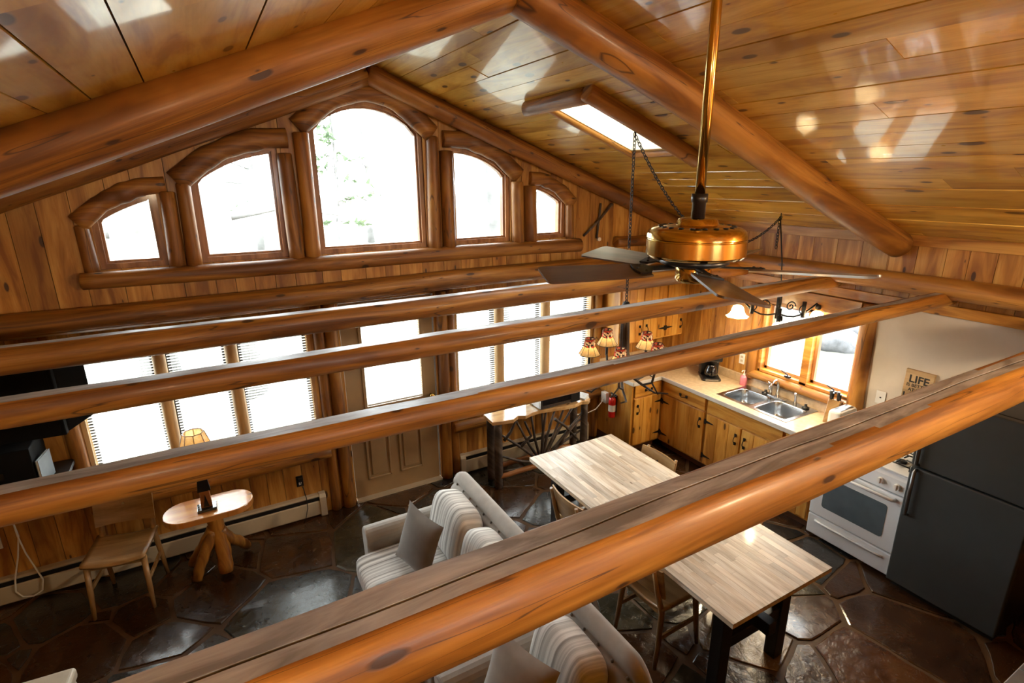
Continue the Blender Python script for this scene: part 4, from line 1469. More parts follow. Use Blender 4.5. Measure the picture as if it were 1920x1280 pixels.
def base_unit(label, P, u0, u1, depth, draw, doors, top=0.868, org=(0, 0, 0)):
    t = thing('base_cabinet', label, 'cabinet', org, 0, 'pine base cabinets')
    o = Vector(org)
    Q = lambda u, d, zz: tuple(Vector(P(u, d, zz)) - o)
    b = MB()
    b.box(u0, u1, -depth, 0.0, 0.10, top, P=Q)
    if top < 0.868:
        b.box(u0, u1, -0.04, 0.0, top, 0.868, P=Q)
    b.build('carcass', M['cab'], t)
    b = MB()
    b.box(u0 + 0.002, u1 - 0.002, -depth, -0.07, 0.0, 0.10, P=Q)
    b.build('toe_kick', M['cab_dark'], t)
    for a, c, h in draw:
        drawer(t, Q, a, c, 0.715, 0.855, h, 'drawer' if h else 'false_front')
    for a, c, hg in doors:
        cab_door(t, Q, a, c, 0.125, 0.695, hg)
    return t


base_unit('pine base cabinet under the gable window side, fire extinguisher on its flank', Pfar(4.30), 3.955, 4.395, 0.61, [(3.985, 4.385, True)], [(3.985, 4.385, 1)], org=(4.17, 4.6, 0))
base_unit('pine base cabinet in the inner kitchen corner with one drawer', Pright(4.40), 3.625, 4.30, 0.58, [(3.64, 4.235, True)], [(3.64, 4.235, 1)], org=(4.7, 3.95, 0))
base_unit('pine sink base cabinet with two doors and a blank panel', Pright(4.40), 2.725, 3.622, 0.58, [(2.74, 3.605, False)], [(3.18, 3.605, 1), (2.74, 3.165, -1)], top=0.705, org=(4.7, 3.17, 0))
base_unit('narrow pine base cabinet between the sink and the white stove', Pright(4.40), 2.405, 2.722, 0.58, [(2.42, 2.705, True)], [(2.42, 2.705, 1)], org=(4.7, 2.56, 0))

# wall cabinets
t = thing('wall_cabinet', 'pine wall cabinets with black strap hinges in the kitchen corner', 'cabinet', (4.47, 4.75, 1.24))
o = Vector((4.47, 4.75, 1.24))
Q = lambda u, d, zz: tuple(Vector((u, 4.61 - d, zz)) - o)
MB().box(3.985, 4.99, -0.30, 0.0, 1.24, 2.04, P=Q).build('carcass', M['cab'], t)
cab_door(t, Q, 4.00, 4.325, 1.26, 2.02, -1, False)
cab_door(t, Q, 4.335, 4.665, 1.26, 2.02, 1, False)
cab_door(t, Q, 4.70, 4.975, 1.26, 2.02, -1, False)

# worktop, one L-shaped piece with the sink cut-out and a raised back edge
t = thing('worktop', 'tan laminate L-shaped worktop with a pale rounded edge', 'worktop', (4.68, 3.3, 0.87))
o = Vector((4.68, 3.3, 0.87))
mb = MB()
HX0, HX1, HY0, HY1 = 4.475, 4.945, 2.795, 3.565
for a in ((3.94, 4.365, 4.27, YF), (4.365, XR, HY1, YF), (4.365, HX0, HY0, HY1), (HX1, XR, HY0, HY1), (4.365, XR, 2.40, HY0)):
    mb.box(a[0] - o.x, a[1] - o.x, a[2] - o.y, a[3] - o.y, 0.0, 0.04)
mb.build('surface', M['counter'], t)
mb = MB()
mb.box(3.94 - o.x, 4.362 - o.x, 4.262 - o.y, 4.27 - o.y, -0.004, 0.040)
mb.box(4.357 - o.x, 4.365 - o.x, 2.40 - o.y, 4.266 - o.y, -0.004, 0.040)
mb.box(3.932 - o.x, 3.94 - o.x, 4.262 - o.y, YF - o.y, -0.004, 0.040)
mb.build('front_edge', M['counter_edge'], t, bev=0.003)
mb = MB()
mb.box(XR - 0.024 - o.x, XR - o.x, 2.40 - o.y, YF - o.y, 0.04, 0.135)
mb.box(3.94 - o.x, XR - 0.024 - o.x, YF - 0.024 - o.y, YF - o.y, 0.04, 0.135)
mb.build('backsplash', M['counter'], t, bev=0.004)


# sink
def sink():
    t = thing('kitchen_sink', 'double-bowl stainless steel sink set in the tan worktop', 'sink', (4.70, 3.18, 0.91))
    o = Vector((4.70, 3.18, 0.91))
    x0, x1, y0, y1 = 4.46, 4.955, 2.78, 3.58
    bowls = [(4.495, 4.855, 2.815, 3.155), (4.495, 4.855, 3.205, 3.545)]
    mb = MB()
    zt = 0.006
    for a in ((x0, 4.495, y0, y1), (4.855, x1, y0, y1), (4.495, 4.855, y0, 2.815), (4.495, 4.855, 3.155, 3.205), (4.495, 4.855, 3.545, y1)):
        mb.box(a[0] - o.x, a[1] - o.x, a[2] - o.y, a[3] - o.y, 0.001, zt)
    mb.build('rim', M['steel'], t)
    for (a, b, c, d) in bowls:
        mb = MB()
        cx, cy, hx, hy = (a + b) / 2 - o.x, (c + d) / 2 - o.y, (b - a) / 2, (d - c) / 2
        n = 32
        vs, fs = [], []
        for (sc, zz, ex) in ((1.0, zt, 0.05), (0.985, zt, 0.35), (0.97, zt - 0.008, 0.38), (0.945, -0.10, 0.42), (0.90, -0.155, 0.45), (0.78, -0.172, 0.5), (0.15, -0.176, 1.0)):
            for j in range(n):
                q = 2 * PI * (j + 0.5) / n
                f = lambda v: math.copysign(abs(v) ** ex, v)
                vs.append((cx + hx * sc * f(math.cos(q)), cy + hy * sc * f(math.sin(q)), zz))
        for i in range(6):
            for j in range(n):
                fs.append((i * n + j, i * n + (j + 1) % n, (i + 1) * n + (j + 1) % n, (i + 1) * n + j))
        fs.append(tuple(6 * n + j for j in range(n)))
        mb.add(vs, fs, 0, True)
        bo = mb.build('bowl', M['steel'], t)
        MB().lathe([(0.0, -0.172), (0.03, -0.172), (0.042, -0.170), (0.044, -0.174)], 18, c=(cx, cy, 0)).build('drain', M['chrome'], bo)


sink()
t = thing('faucet', 'chrome gooseneck kitchen faucet behind the sink', 'faucet', (4.905, 3.19, 0.916))
m = MB()
m.box(-0.022, 0.022, -0.10, 0.10, 0, 0.012)
m.build('base_plate', M['chrome'], t, bev=0.006)
m = MB()
m.tube([(0, 0, 0.01), (0, 0, 0.13), (-0.012, 0, 0.175), (-0.05, 0, 0.20), (-0.10, 0, 0.19), (-0.135, 0, 0.155), (-0.142, 0, 0.12)], [0.018, 0.014, 0.012, 0.011, 0.011, 0.011, 0.013], 12)
m.build('spout', M['chrome'], t)
m = MB()
m.tube([(0, 0.075, 0.01), (0, 0.075, 0.10), (0, 0.075, 0.125)], [0.015, 0.012, 0.018], 10)
m.tube([(0, 0.075, 0.12), (-0.055, 0.09, 0.15)], [0.009, 0.012], 8)
m.build('lever', M['chrome'], t)
m = MB()
m.tube([(0.0, -0.20, 0.0), (0, -0.20, 0.05), (-0.008, -0.20, 0.10), (-0.02, -0.20, 0.125)], [0.018, 0.012, 0.014, 0.010], 10)
m.build('side_sprayer', M['chrome'], t)
for i, (yy, lb) in enumerate(((3.325, 'black sink stopper beside the left sink bowl'), (2.88, 'black sink stopper beside the right sink bowl'))):
    m = MB()
    m.lathe([(0.034, 0), (0.036, 0.012), (0.018, 0.018), (0.012, 0.032), (0.014, 0.042), (0, 0.045)], 18, cap0=True)
    tag(m.build('sink_stopper', M['black'], loc=(4.905, yy, 0.916)), lb, 'sink stopper')

# pink soap pump
t = thing('soap_dispenser', 'pink pump bottle of dish soap at the corner of the sink', 'soap bottle', (4.93, 3.62, 0.91))
MB().lathe([(0.0, 0.0), (0.034, 0.0), (0.037, 0.006), (0.037, 0.085), (0.030, 0.105), (0.012, 0.115), (0.0, 0.115)], 18).build('bottle', M['pink'], t)
m = MB()
m.tube([(0, 0, 0.112), (0, 0, 0.165)], 0.006, 8)
m.tube([(0.006, 0, 0.165), (-0.035, 0, 0.168), (-0.042, 0, 0.155)], 0.006, 8)
m.lathe([(0.014, 0.112), (0.014, 0.128), (0.0, 0.13)], 12)
m.build('pump', M['white_matte'], t)

# coffee maker
t = thing('coffee_maker', 'black drip coffee maker with a round glass carafe on the worktop', 'coffee maker', (4.80, 3.97, 0.91), math.radians(-38))
m = MB()
m.box(-0.10, 0.10, -0.14, 0.14, 0.0, 0.03)
m.box(-0.10, 0.10, 0.03, 0.14, 0.03, 0.30)
m.box(-0.10, 0.10, -0.12, 0.14, 0.22, 0.31)
m.build('body', M['black'], t, bev=0.012)
MB().lathe([(0.0, 0.035), (0.055, 0.035), (0.066, 0.055), (0.068, 0.09), (0.055, 0.135), (0.042, 0.155), (0.045, 0.165), (0.0, 0.166)], 22, c=(0, -0.05, 0)).build('carafe', M['black_gloss'], t)
MB().tube([(0.0, -0.105, 0.15), (0.0, -0.15, 0.14), (0.0, -0.155, 0.08), (0.0, -0.115, 0.06)], 0.009, 8).build('carafe_handle', M['black'], t)
MB().box(-0.07, 0.07, -0.145, -0.139, 0.008, 0.024).build('control_strip', M['steel'], t)

# knife block
t = thing('knife_block', 'wooden knife block bristling with black handles by the log window post', 'knife block', (4.87, 2.60, 0.91), math.radians(15))
m = MB()
m.prism([(-0.09, 0.0), (0.05, 0.0), (0.09, 0.17), (-0.01, 0.21)], -0.05, 0.05, P=lambda a, b, c: (a, c, b))
m.build('block', M['oak'], t, bev=0.005)
for k in range(7):
    a, b = -0.004 + 0.028 * (k // 2), -0.03 + 0.06 * (k % 2) + 0.01 * (k // 2 % 2)
    m = MB()
    L = 0.10 - 0.012 * (k // 2)
    base = Vector((a, b, 0.205 - 0.010 * (k // 2)))
    m.tube([base, base + Vector((-0.25, 0, 0.95)) * 0.02, base + Vector((-0.25, 0, 0.95)) * L], [0.011, 0.010, 0.013], 8)
    m.build('knife_handle', M['black'], t)

# white toaster by the stove
t = thing('toaster', 'rounded white toaster on the worktop beside the stove', 'toaster', (4.80, 2.475, 0.912), math.radians(90))
m = MB()
m.box(-0.06, 0.06, -0.14, 0.14, 0.012, 0.185)
m.build('body', M['white_matte'], t, bev=0.035, seg=4)
for dx in (-0.025, 0.025):
    MB().box(dx - 0.009, dx + 0.009, -0.10, 0.10, 0.1835, 0.1865).build('slot', M['black'], t)
MB().box(-0.012, 0.012, -0.16, -0.14, 0.12, 0.135).build('lever', M['black'], t)
for sx in (-0.045, 0.045):
    for sy in (-0.11, 0.11):
        MB().lathe([(0.01, 0), (0.012, 0.014)], 8, c=(sx, sy, 0), cap0=True).build('foot', M['black'], t)


# ---- stove
def stove():
    t = thing('gas_stove', 'white freestanding gas stove with a dark oven window', 'stove', (4.69, 2.04, 0))
    ox, oy = 4.69, 2.04
    x0 = 4.395 - ox
    xb = 4.985 - ox
    h = 0.352
    MB().box(x0, xb, -h, h, 0.03, 0.90).build('body', M['white'], t)
    m = MB()
    m.box(x0 - 0.028, x0, -h + 0.004, h - 0.004, 0.035, 0.225)
    d = m.build('storage_drawer', M['white'], t, bev=0.010)
    m = MB()
    m.tube([(x0 - 0.030, -h + 0.07, 0.175), (x0 - 0.042, -h + 0.12, 0.178), (x0 - 0.042, h - 0.12, 0.178), (x0 - 0.030, h - 0.07, 0.175)], 0.010, 8)
    m.build('drawer_grip', M['white'], d)
    m = MB()
    m.box(x0 - 0.032, x0, -h + 0.004, h - 0.004, 0.235, 0.735)
    d = m.build('oven_door', M['white'], t, bev=0.010)
    n = 6
    pts = []
    for cxx, cz, a0 in ((h - 0.13, 0.60, 0), (-h + 0.13, 0.60, 90), (-h + 0.13, 0.36, 180), (h - 0.13, 0.36, 270)):
        for k in range(n + 1):
            q = math.radians(a0 + 90 * k / n)
            pts.append((cxx + 0.025 * math.cos(q), cz + 0.025 * math.sin(q)))
    MB().prism(pts, 0.031, 0.0345, P=lambda a, b, c: (x0 - c, a, b)).build('oven_window', M['glass_dark'], d)
    m = MB()
    m.tube([(x0 - 0.032, -h + 0.06, 0.70), (x0 - 0.068, -h + 0.07, 0.70), (x0 - 0.068, h - 0.07, 0.70), (x0 - 0.032, h - 0.06, 0.70)], 0.013, 10)
    m.build('door_handle', M['white'], d)
    m = MB()
    m.prism([(x0 - 0.030, 0.745), (x0 + 0.05, 0.745), (x0 + 0.05, 0.90), (x0 + 0.0, 0.90), (x0 - 0.022, 0.86)], -h, h, P=lambda a, b, c: (a, c, b))
    cp = m.build('control_panel', M['white'], t, bev=0.004)
    for i, yy in enumerate((-0.28, -0.16, 0.16, 0.28)):
        m = MB()
        m.tube([(x0 - 0.024, yy, 0.805), (x0 - 0.05, yy, 0.808)], [0.026, 0.022], 16)
        m.box(x0 - 0.060, x0 - 0.048, yy - 0.005, yy + 0.005, 0.786, 0.830)
        m.build('knob', M['white_matte'], cp)
    m = MB()
    m.box(x0 - 0.015, xb, -h, h, 0.90, 0.915)
    m.build('cooktop', M['white'], t, bev=0.005)
    for sx in (-0.12, 0.14):
        for sy in (-0.19, 0.19):
            m = MB()
            m.lathe([(0.075, 0.9155), (0.078, 0.920), (0.05, 0.917), (0.0, 0.917)], 24, c=(sx, sy, 0))
            m.lathe([(0.0, 0.936), (0.030, 0.936), (0.036, 0.930), (0.036, 0.918)], 18, c=(sx, sy, 0), mi=1)
            bo = m.build('burner', [M['white_matte'], M['black']], t)
            g = MB()
            q = 0.105
            g.tube([(sx - q, sy - q, 0.945), (sx + q, sy - q, 0.945), (sx + q, sy + q, 0.945), (sx - q, sy + q, 0.945)], 0.006, 6, closed=True)
            for a in range(4):
                dx, dy = math.cos(a * PI / 2), math.sin(a * PI / 2)
                g.tube([(sx + dx * q, sy + dy * q, 0.945), (sx + dx * 0.03, sy + dy * 0.03, 0.95)], 0.006, 6)
                ex, ey = (1, 1) if a == 0 else (-1, 1) if a == 1 else (-1, -1) if a == 2 else (1, -1)
                g.tube([(sx + ex * q, sy + ey * q, 0.945), (sx + ex * q, sy + ey * q, 0.916)], 0.006, 6)
            g.build('grate', M['black'], bo)
    m = MB()
    m.box(xb - 0.06, xb, -h, h, 0.915, 1.07)
    m.build('back_panel', M['white'], t, bev=0.012)


stove()


# ---- fridge
def fridge():
    ox, oy = 4.66, 1.335
    t = thing('refrigerator', 'dark slate top-freezer refrigerator beside the white stove', 'refrigerator', (ox, oy, 0))
    x0, x1 = 4.37 - ox, 4.985 - ox
    h = 0.348
    MB().box(x0, x1, -h + 0.004, h - 0.004, 0.05, 1.60).build('body', M['black'], t, bev=0.006)
    MB().box(x0 - 0.01, x1, -h + 0.02, h - 0.02, 0.0, 0.055).build('toe_grille', M['black'], t)
    for nm, z0, z1 in (('fridge_door', 0.06, 1.048), ('freezer_door', 1.060, 1.60)):
        m = MB()
        m.box(x0 - 0.068, x0 - 0.004, -h, h, z0, z1)
        d = m.build(nm, M['fridge'], t, bev=0.010, seg=3)
        za, zb = (0.66, 1.035) if nm == 'fridge_door' else (1.075, 1.40)
        k = MB()
        yh = h - 0.045
        k.tube([(x0 - 0.066, yh, za), (x0 - 0.10, yh, za + 0.012), (x0 - 0.105, yh, (za + zb) / 2), (x0 - 0.10, yh, zb - 0.012), (x0 - 0.066, yh, zb)], [0.012, 0.013, 0.014, 0.013, 0.012], 10)
        k.build('handle', M['fridge_handle'], d)
    MB().box(x0 - 0.055, x0 + 0.02, -h + 0.01, -h + 0.07, 1.60, 1.622).build('hinge_cover', M['black'], t, bev=0.004)


fridge()

# ---- things on the painted wall
t = thing('wooden_sign', 'small wooden sign lettered LIFE BETTER AT THE LAKE on the painted wall', 'sign', (XR, 2.02, 1.24))
m = MB()
m.box(-0.026, 0.0, -0.105, 0.105, 0, 0.31)
m.build('board', M['sign'], t, bev=0.003)


def text(body, size, y, z, parent, bold=0.0):
    cu = bpy.data.curves.new('lettering', 'FONT')
    cu.body = body
    cu.size = size
    cu.align_x = 'CENTER'
    cu.extrude = 0.0006
    cu.offset = bold
    tmp = bpy.data.objects.new('lettering', cu)
    COL.objects.link(tmp)
    bpy.context.view_layer.update()
    me = bpy.data.meshes.new_from_object(tmp.evaluated_get(bpy.context.evaluated_depsgraph_get()))
    bpy.data.objects.remove(tmp)
    o = bpy.data.objects.new('lettering', me)
    me.materials.clear()
    me.materials.append(M['ink'])
    COL.objects.link(o)
    o.parent = parent
    o.matrix_local = Matrix(((0, 0, -1, -0.0268), (-1, 0, 0, y), (0, 1, 0, z), (0, 0, 0, 1)))
    return o


text('LIFE', 0.088, -0.002, 0.205, t, 0.0022)
text('IS BETTER', 0.038, 0, 0.168, t, 0.0008)
text('AT THE', 0.038, 0, 0.128, t, 0.0008)
text('LAKE', 0.085, 0, 0.05, t, 0.002)
m = MB()
m.box(-0.008, 0, -0.04, 0.04, -0.058, 0.058)
tag(m.build('phone_jack_plate', M['white_matte'], loc=(XR, 2.285, 1.225), bev=0.003), 'white phone jack plate on the painted wall by the log post', 'wall plate')
MB().box(-0.010, -0.007, -0.007, 0.007, -0.006, 0.006).build('jack', M['black'], bpy.data.objects['phone_jack_plate'])
m = MB()
m.box(-0.008, 0, -0.035, 0.035, -0.058, 0.058)
tag(m.build('outlet_plate', M['white_matte'], loc=(XR, 3.72, 1.17), bev=0.003), 'cream outlet plate on the pine wall left of the sink window', 'wall plate')
for dz in (-0.022, 0.022):
    MB().box(-0.010, -0.007, -0.014, 0.014, dz - 0.012, dz + 0.012).build('socket', M['heater'], bpy.data.objects['outlet_plate'])

# ---- fire extinguisher and outlet box on the cabinet flank
t = thing('fire_extinguisher', 'small red fire extinguisher with a white label on the cabinet flank', 'fire extinguisher', (3.90, 4.56, 0.40))
MB().lathe([(0.0, 0.0), (0.040, 0.0), (0.043, 0.01), (0.043, 0.20), (0.036, 0.235), (0.016, 0.25), (0.0, 0.25)], 22).build('cylinder', M['red'], t)
MB().lathe([(0.0436, 0.075), (0.0436, 0.155)], 22).build('paper_label', M['paper'], t)
m = MB()
m.tube([(0, 0, 0.25), (0, 0, 0.285)], 0.013, 10)
m.box(-0.01, 0.01, -0.055, 0.03, 0.285, 0.295)
m.box(-0.01, 0.01, -0.05, 0.02, 0.262, 0.27)
m.build('valve_lever', M['black'], t)
m = MB()
m.box(0.042, 0.0552, -0.02, 0.02, 0.05, 0.26)
m.build('wall_bracket', M['black'], t)
t = thing('outlet_box', 'white surface outlet box beside the red extinguisher, cord plugged in', 'outlet', (3.932, 4.72, 0.52))
MB().box(-0.035, 0.0155, -0.045, 0.045, 0.0, 0.13).build('housing', M['white_matte'], t, bev=0.004)
MB().tube([(-0.04, -0.0, 0.05), (-0.08, -0.03, 0.03), (-0.16, -0.02, -0.05), (-0.28, 0.02, -0.10), (-0.42, 0.03, -0.08), (-0.55, 0.0, 0.05), (-0.60, -0.03, 0.26)], 0.006, 7).build('power_cord', M['white_matte'], t)

# crossed sticks
t = thing('crossed_sticks', 'two dark crossed sticks hung on the gable wall right of the windows', 'wall decoration', (3.87, YF, 2.45))
MB().tube([(-0.21, -0.03, 0.03), (-0.02, -0.035, 0.18), (0.17, -0.03, 0.36)], [0.013, 0.014, 0.017], 8).build('stick', M['bark'], t)
MB().tube([(-0.02, -0.02, -0.01), (0.0, -0.022, 0.18), (0.02, -0.02, 0.37)], [0.012, 0.013, 0.011], 8).build('stick', M['bark'], t)
t = thing('wall_sensor', 'small round white sensor on the gable wall below the crossed sticks', 'sensor', (3.885, YF, 2.43))
m = MB()
m.tube([(0, 0, 0), (0, -0.03, 0)], 0.022, 14)
m.build('housing', M['white_matte'], t)


# ---- dining table: butcher-block top on a black trestle
def dining_table():
    x0, x1, y0, y1, zt = 2.224, 3.137, 1.512, 3.662, 0.75
    cx, cy = (x0 + x1) / 2, (y0 + y1) / 2
    t = thing('dining_table', 'long butcher-block dining table on black trestle legs', 'table', (cx, cy, 0))
    core = MB().box(x0 - cx + 0.001, x1 - cx - 0.001, y0 - cy + 0.001, y1 - cy - 0.001, zt - 0.034, zt - 0.012).build('tabletop', M['stave'], t)
    r = random.Random(3)
    n = 20
    w = (x1 - x0) / n
    for i in range(n):
        y = y0
        first = True
        while y < y1 - 0.001:
            L = r.uniform(0.28, 0.62) if not first else r.uniform(0.12, 0.5)
            first = False
            yb = min(y1, y + L)
            if y1 - yb < 0.1:
                yb = y1
            g = 0.0016 if i in (5, 13) else 0.0004
            MB().box(x0 + i * w + 0.0003 - cx, x0 + (i + 1) * w - g - cx, y + 0.0003 - cy, yb - 0.0003 - cy, zt - 0.013, zt + r.uniform(-0.0002, 0.0002)).build('stave', M['stave'], core)
            y = yb
    for yy in (1.70 - cy, 3.47 - cy):
        for xx in (2.40 - cx, 2.965 - cx):
            MB().box(xx - 0.045, xx + 0.045, yy - 0.04, yy + 0.04, 0.0, zt - 0.034).build('leg', M['black_wood'], t, bev=0.004)
        MB().box(2.30 - cx, 3.06 - cx, yy - 0.03, yy + 0.03, zt - 0.105, zt - 0.034).build('top_rail', M['black_wood'], t, bev=0.004)
        MB().box(2.445 - cx, 2.92 - cx, yy - 0.03, yy + 0.03, 0.33, 0.41).build('cross_rail', M['black_wood'], t, bev=0.004)
    MB().box(-0.035, 0.035, 1.56 - cy, 3.61 - cy, 0.41, 0.50).build('stretcher', M['black_wood'], t, bev=0.004)


dining_table()


# ---- plywood chairs (front towards local -y)
def make_chair(label, group=None):
    t = thing('dining_chair', label, 'chair', (0, 0, 0), 0, group)
    m = MB()
    n = 12
    vs, fs = [], []
    for j, (yy, dz) in enumerate(((-0.165, -0.012), (-0.15, 0.0), (-0.04, -0.004), (0.08, 0.0), (0.19, 0.008), (0.205, 0.006))):
        for s in (0, 1):
            for i in range(n + 1):
                u = -1 + 2 * i / n
                vs.append((u * 0.205, yy, 0.437 + dz + 0.028 * u * u - (0.018 if s else 0)))
    W = n + 1
    for j in range(5):
        for i in range(n):
            a = (2 * j) * W + i
            b = (2 * j + 2) * W + i
            fs.append((a, a + 1, b + 1, b))
            fs.append((b + W, b + W + 1, a + W + 1, a + W))
    for i in range(n):
        fs.append((W + i, W + i + 1, i + 1, i))
        e = 10 * W
        fs.append((e + i, e + i + 1, e + W + i + 1, e + W + i))
    for j in range(5):
        a, b = 2 * j * W, (2 * j + 2) * W
        fs.append((a, b, b + W, a + W))
        fs.append((a + n + W, b + n + W, b + n, a + n))
    m.add(vs, fs, 0, True)
    m.build('seat', M['oak'], t)
    m = MB()
    vs, fs = [], []
    for s in (0, 1):
        for i in range(n + 1):
            u = -1 + 2 * i / n
            yy = 0.215 - 0.03 * u * u + (0.013 if s else 0)
            vs.append((u * 0.20, yy + 0.0, 0.545))
            vs.append((u * 0.20, yy + 0.045, 0.768))
    B = 2 * W
    for i in range(n):
        a = 2 * i
        fs.append((a, a + 2, a + 3, a + 1))
        fs.append((B + a + 1, B + a + 3, B + a + 2, B + a))
        fs.append((a + 1, a + 3, B + a + 3, B + a + 1))
        fs.append((B + a, B + a + 2, a + 2, a))
    fs.append((0, 1, B + 1, B))
    fs.append((2 * n, B + 2 * n, B + 2 * n + 1, 2 * n + 1))
    m.add(vs, fs, 0, False)
    b = m.build('backrest', M['oak'], t)
    m = MB()
    for sx in (-0.0, ):
        m.tube([(sx, 0.225, 0.70), (sx, 0.232 - 0.012, 0.7015)], 0.009, 10)
    m.build('screw_cap', M['steel'], b)
    for sx in (-1, 1):
        m = MB()
        m.tube([(sx * 0.180, -0.125, 0.44), (sx * 0.186, -0.15, 0.2), (sx * 0.192, -0.175, 0.0)], [0.021, 0.019, 0.014], 12)
        m.build('leg', M['oakz'], t)
        m = MB()
        m.tube([(sx * 0.165, 0.275, 0.77), (sx * 0.168, 0.235, 0.60), (sx * 0.175, 0.185, 0.42), (sx * 0.185, 0.205, 0.2), (sx * 0.19, 0.23, 0.0)], [0.012, 0.017, 0.021, 0.019, 0.014], 12)
        m.build('leg', M['oakz'], t)
        m = MB()
        m.bar((sx * 0.186, -0.145, 0.23), (sx * 0.183, 0.20, 0.23), 0.014, 0.032)
        m.build('side_stretcher', M['oakz'], t)
    m = MB()
    m.bar((-0.172, -0.12, 0.405), (0.172, -0.12, 0.405), 0.016, 0.045)
    m.build('seat_rail', M['oak'], t)
    m = MB()
    m.bar((-0.17, 0.175, 0.405), (0.17, 0.175, 0.405), 0.016, 0.045)
    m.build('seat_rail', M['oak'], t)
    return t


ch = make_chair('pale plywood chair by the wall, left of the oval lamp table')
ch.location = (-0.87, 4.50, 0)
ch.rotation_euler.z = math.radians(-11)
for x, y, a, lb in ((2.38, 2.97, 90, 'plywood chair tucked under the table on the sofa side, far one'),
                    (2.40, 2.20, 92, 'plywood chair tucked under the table on the sofa side, near one'),
                    (2.99, 3.12, -90, 'plywood chair tucked under the table on the kitchen side, far one'),
                    (2.97, 2.25, -90, 'plywood chair tucked under the table on the kitchen side, near one')):
    c = copy_tree(ch)
    c.location = (x, y, 0)
    c.rotation_euler.z = math.radians(a)
    c['label'] = lb
    c['group'] = 'chairs around the dining table'


# ---- sofa and armchair, facing -x
def settee(name, label, cat, y0, y1, ncush, feet=True):
    cy = (y0 + y1) / 2
    hy = (y1 - y0) / 2
    ox = 1.10
    t = thing(name, label, cat, (ox, cy, 0))
    q = lambda x: x - ox
    aw = 0.17
    m = MB()
    m.box(q(0.68), q(1.50), -hy + 0.02, hy - 0.02, 0.08, 0.33)
    m.build('base', M['sofa'], t, bev=0.02, seg=3)
    # back: leaning panel with a rolled, button-tufted top
    prof = [(1.40, 0.30), (1.395, 0.45), (1.41, 0.58), (1.43, 0.70), (1.445, 0.765), (1.462, 0.790), (1.478, 0.800), (1.470, 0.825), (1.475, 0.855), (1.495, 0.882), (1.525, 0.892), (1.555, 0.882), (1.575, 0.855), (1.582, 0.80), (1.582, 0.50), (1.58, 0.12), (1.42, 0.12)]
    N_ = 30
    vs, fs = [], []
    K = len(prof)
    for i in range(N_ + 1):
        u = -1 + 2 * i / N_
        yy = hy * math.copysign(abs(u) ** 0.8, u)
        e = hy - abs(yy)
        drop = 0.10 * max(0.0, 1 - e / 0.16) ** 2
        tuft = 0.006 * math.cos(yy * 2 * PI / 0.115)
        for (px, pz) in prof:
            zz = pz - drop * max(0, (pz - 0.45) / 0.45)
            xx = px
            if 0.50 < pz < 0.79 and px < 1.47:
                xx += tuft * 1.2
            vs.append((q(xx) + (0.02 * drop / 0.1 if px < 1.5 and pz > 0.4 else -0.02 * drop / 0.1 if pz > 0.4 else 0), yy, zz))
    for i in range(N_):
        for j in range(K):
            a, b = i * K + j, i * K + (j + 1) % K
            fs.append((a, b, b + K, a + K))
    fs.append(tuple(range(K)))
    fs.append(tuple(N_ * K + j for j in range(K))[::-1])
    m = MB()
    m.add(vs, fs, 0, True)
    bk = m.build('backrest', M['sofa'], t)
    nb = int((2 * hy - 0.2) / 0.115)
    for i in range(nb + 1):
        yy = -0.115 * nb / 2 + 0.115 * i
        MB().puff((q(1.470), yy, 0.797), (0.008, 0.010, 0.010), 1, 1, nu=10, nv=6).build('tuft_button', M['pillow_brown'], bk)
    # arms: flat scroll front, top gently rolled
    for s in (-1, 1):
        yc = s * (hy - aw / 2)
        m = MB()
        pr = []
        for k in range(13):
            a = math.radians(-20 + 220 * k / 12)
            pr.append((yc + s * 0.012 + (aw / 2) * math.cos(a), 0.545 + 0.075 * math.sin(a)))
        pr = pr + [(yc - aw / 2 + 0.03, 0.35), (yc - aw / 2 + 0.03, 0.10), (yc + aw / 2 - 0.01, 0.10), (yc + aw / 2 - 0.01, 0.40)] if s > 0 else pr + [(yc - aw / 2 + 0.01, 0.40), (yc - aw / 2 + 0.01, 0.10), (yc + aw / 2 - 0.03, 0.10), (yc + aw / 2 - 0.03, 0.35)]
        m.prism(pr, q(0.735), q(1.42), P=lambda a, b, c: (c, a, b), smooth=False)
        ar = m.build('arm', M['sofa'], t, bev=0.018, seg=3)
    if feet:
        for sx in (0.73, 1.46):
            for s in (-1, 1):
                MB().lathe([(0.022, 0.0), (0.034, 0.08)], 12, c=(q(sx), s * (hy - 0.07), 0), cap0=True).build('foot', M['black_wood'], t)
    cw = (2 * hy - 2 * aw + 0.02) / ncush
    for i in range(ncush):
        yc = -hy + aw - 0.01 + cw * (i + 0.5)
        m = MB()
        m.puff((q(0.985), yc, 0.405), (0.365, cw / 2 - 0.004, 0.092), 0.35, 0.22, nu=40, nv=16)
        m.build('seat_cushion', M['stripe'], t)
        rot = Matrix.Rotation(math.radians(13), 3, 'Y')
        m = MB()
        m.puff((q(1.315), yc, 0.665), (0.115, cw / 2 - 0.002, 0.205), 0.55, 0.45, rot=rot, nu=40, nv=18)
        m.build('back_cushion', M['stripe'], t)
    return t


settee('sofa', 'two-seat taupe sofa with striped cushions and button-tufted back', 'sofa', 2.225, 3.645, 2)
settee('armchair', 'taupe armchair with striped cushions, next to the sofa under the nearest beam', 'armchair', 1.41, 2.185, 1)


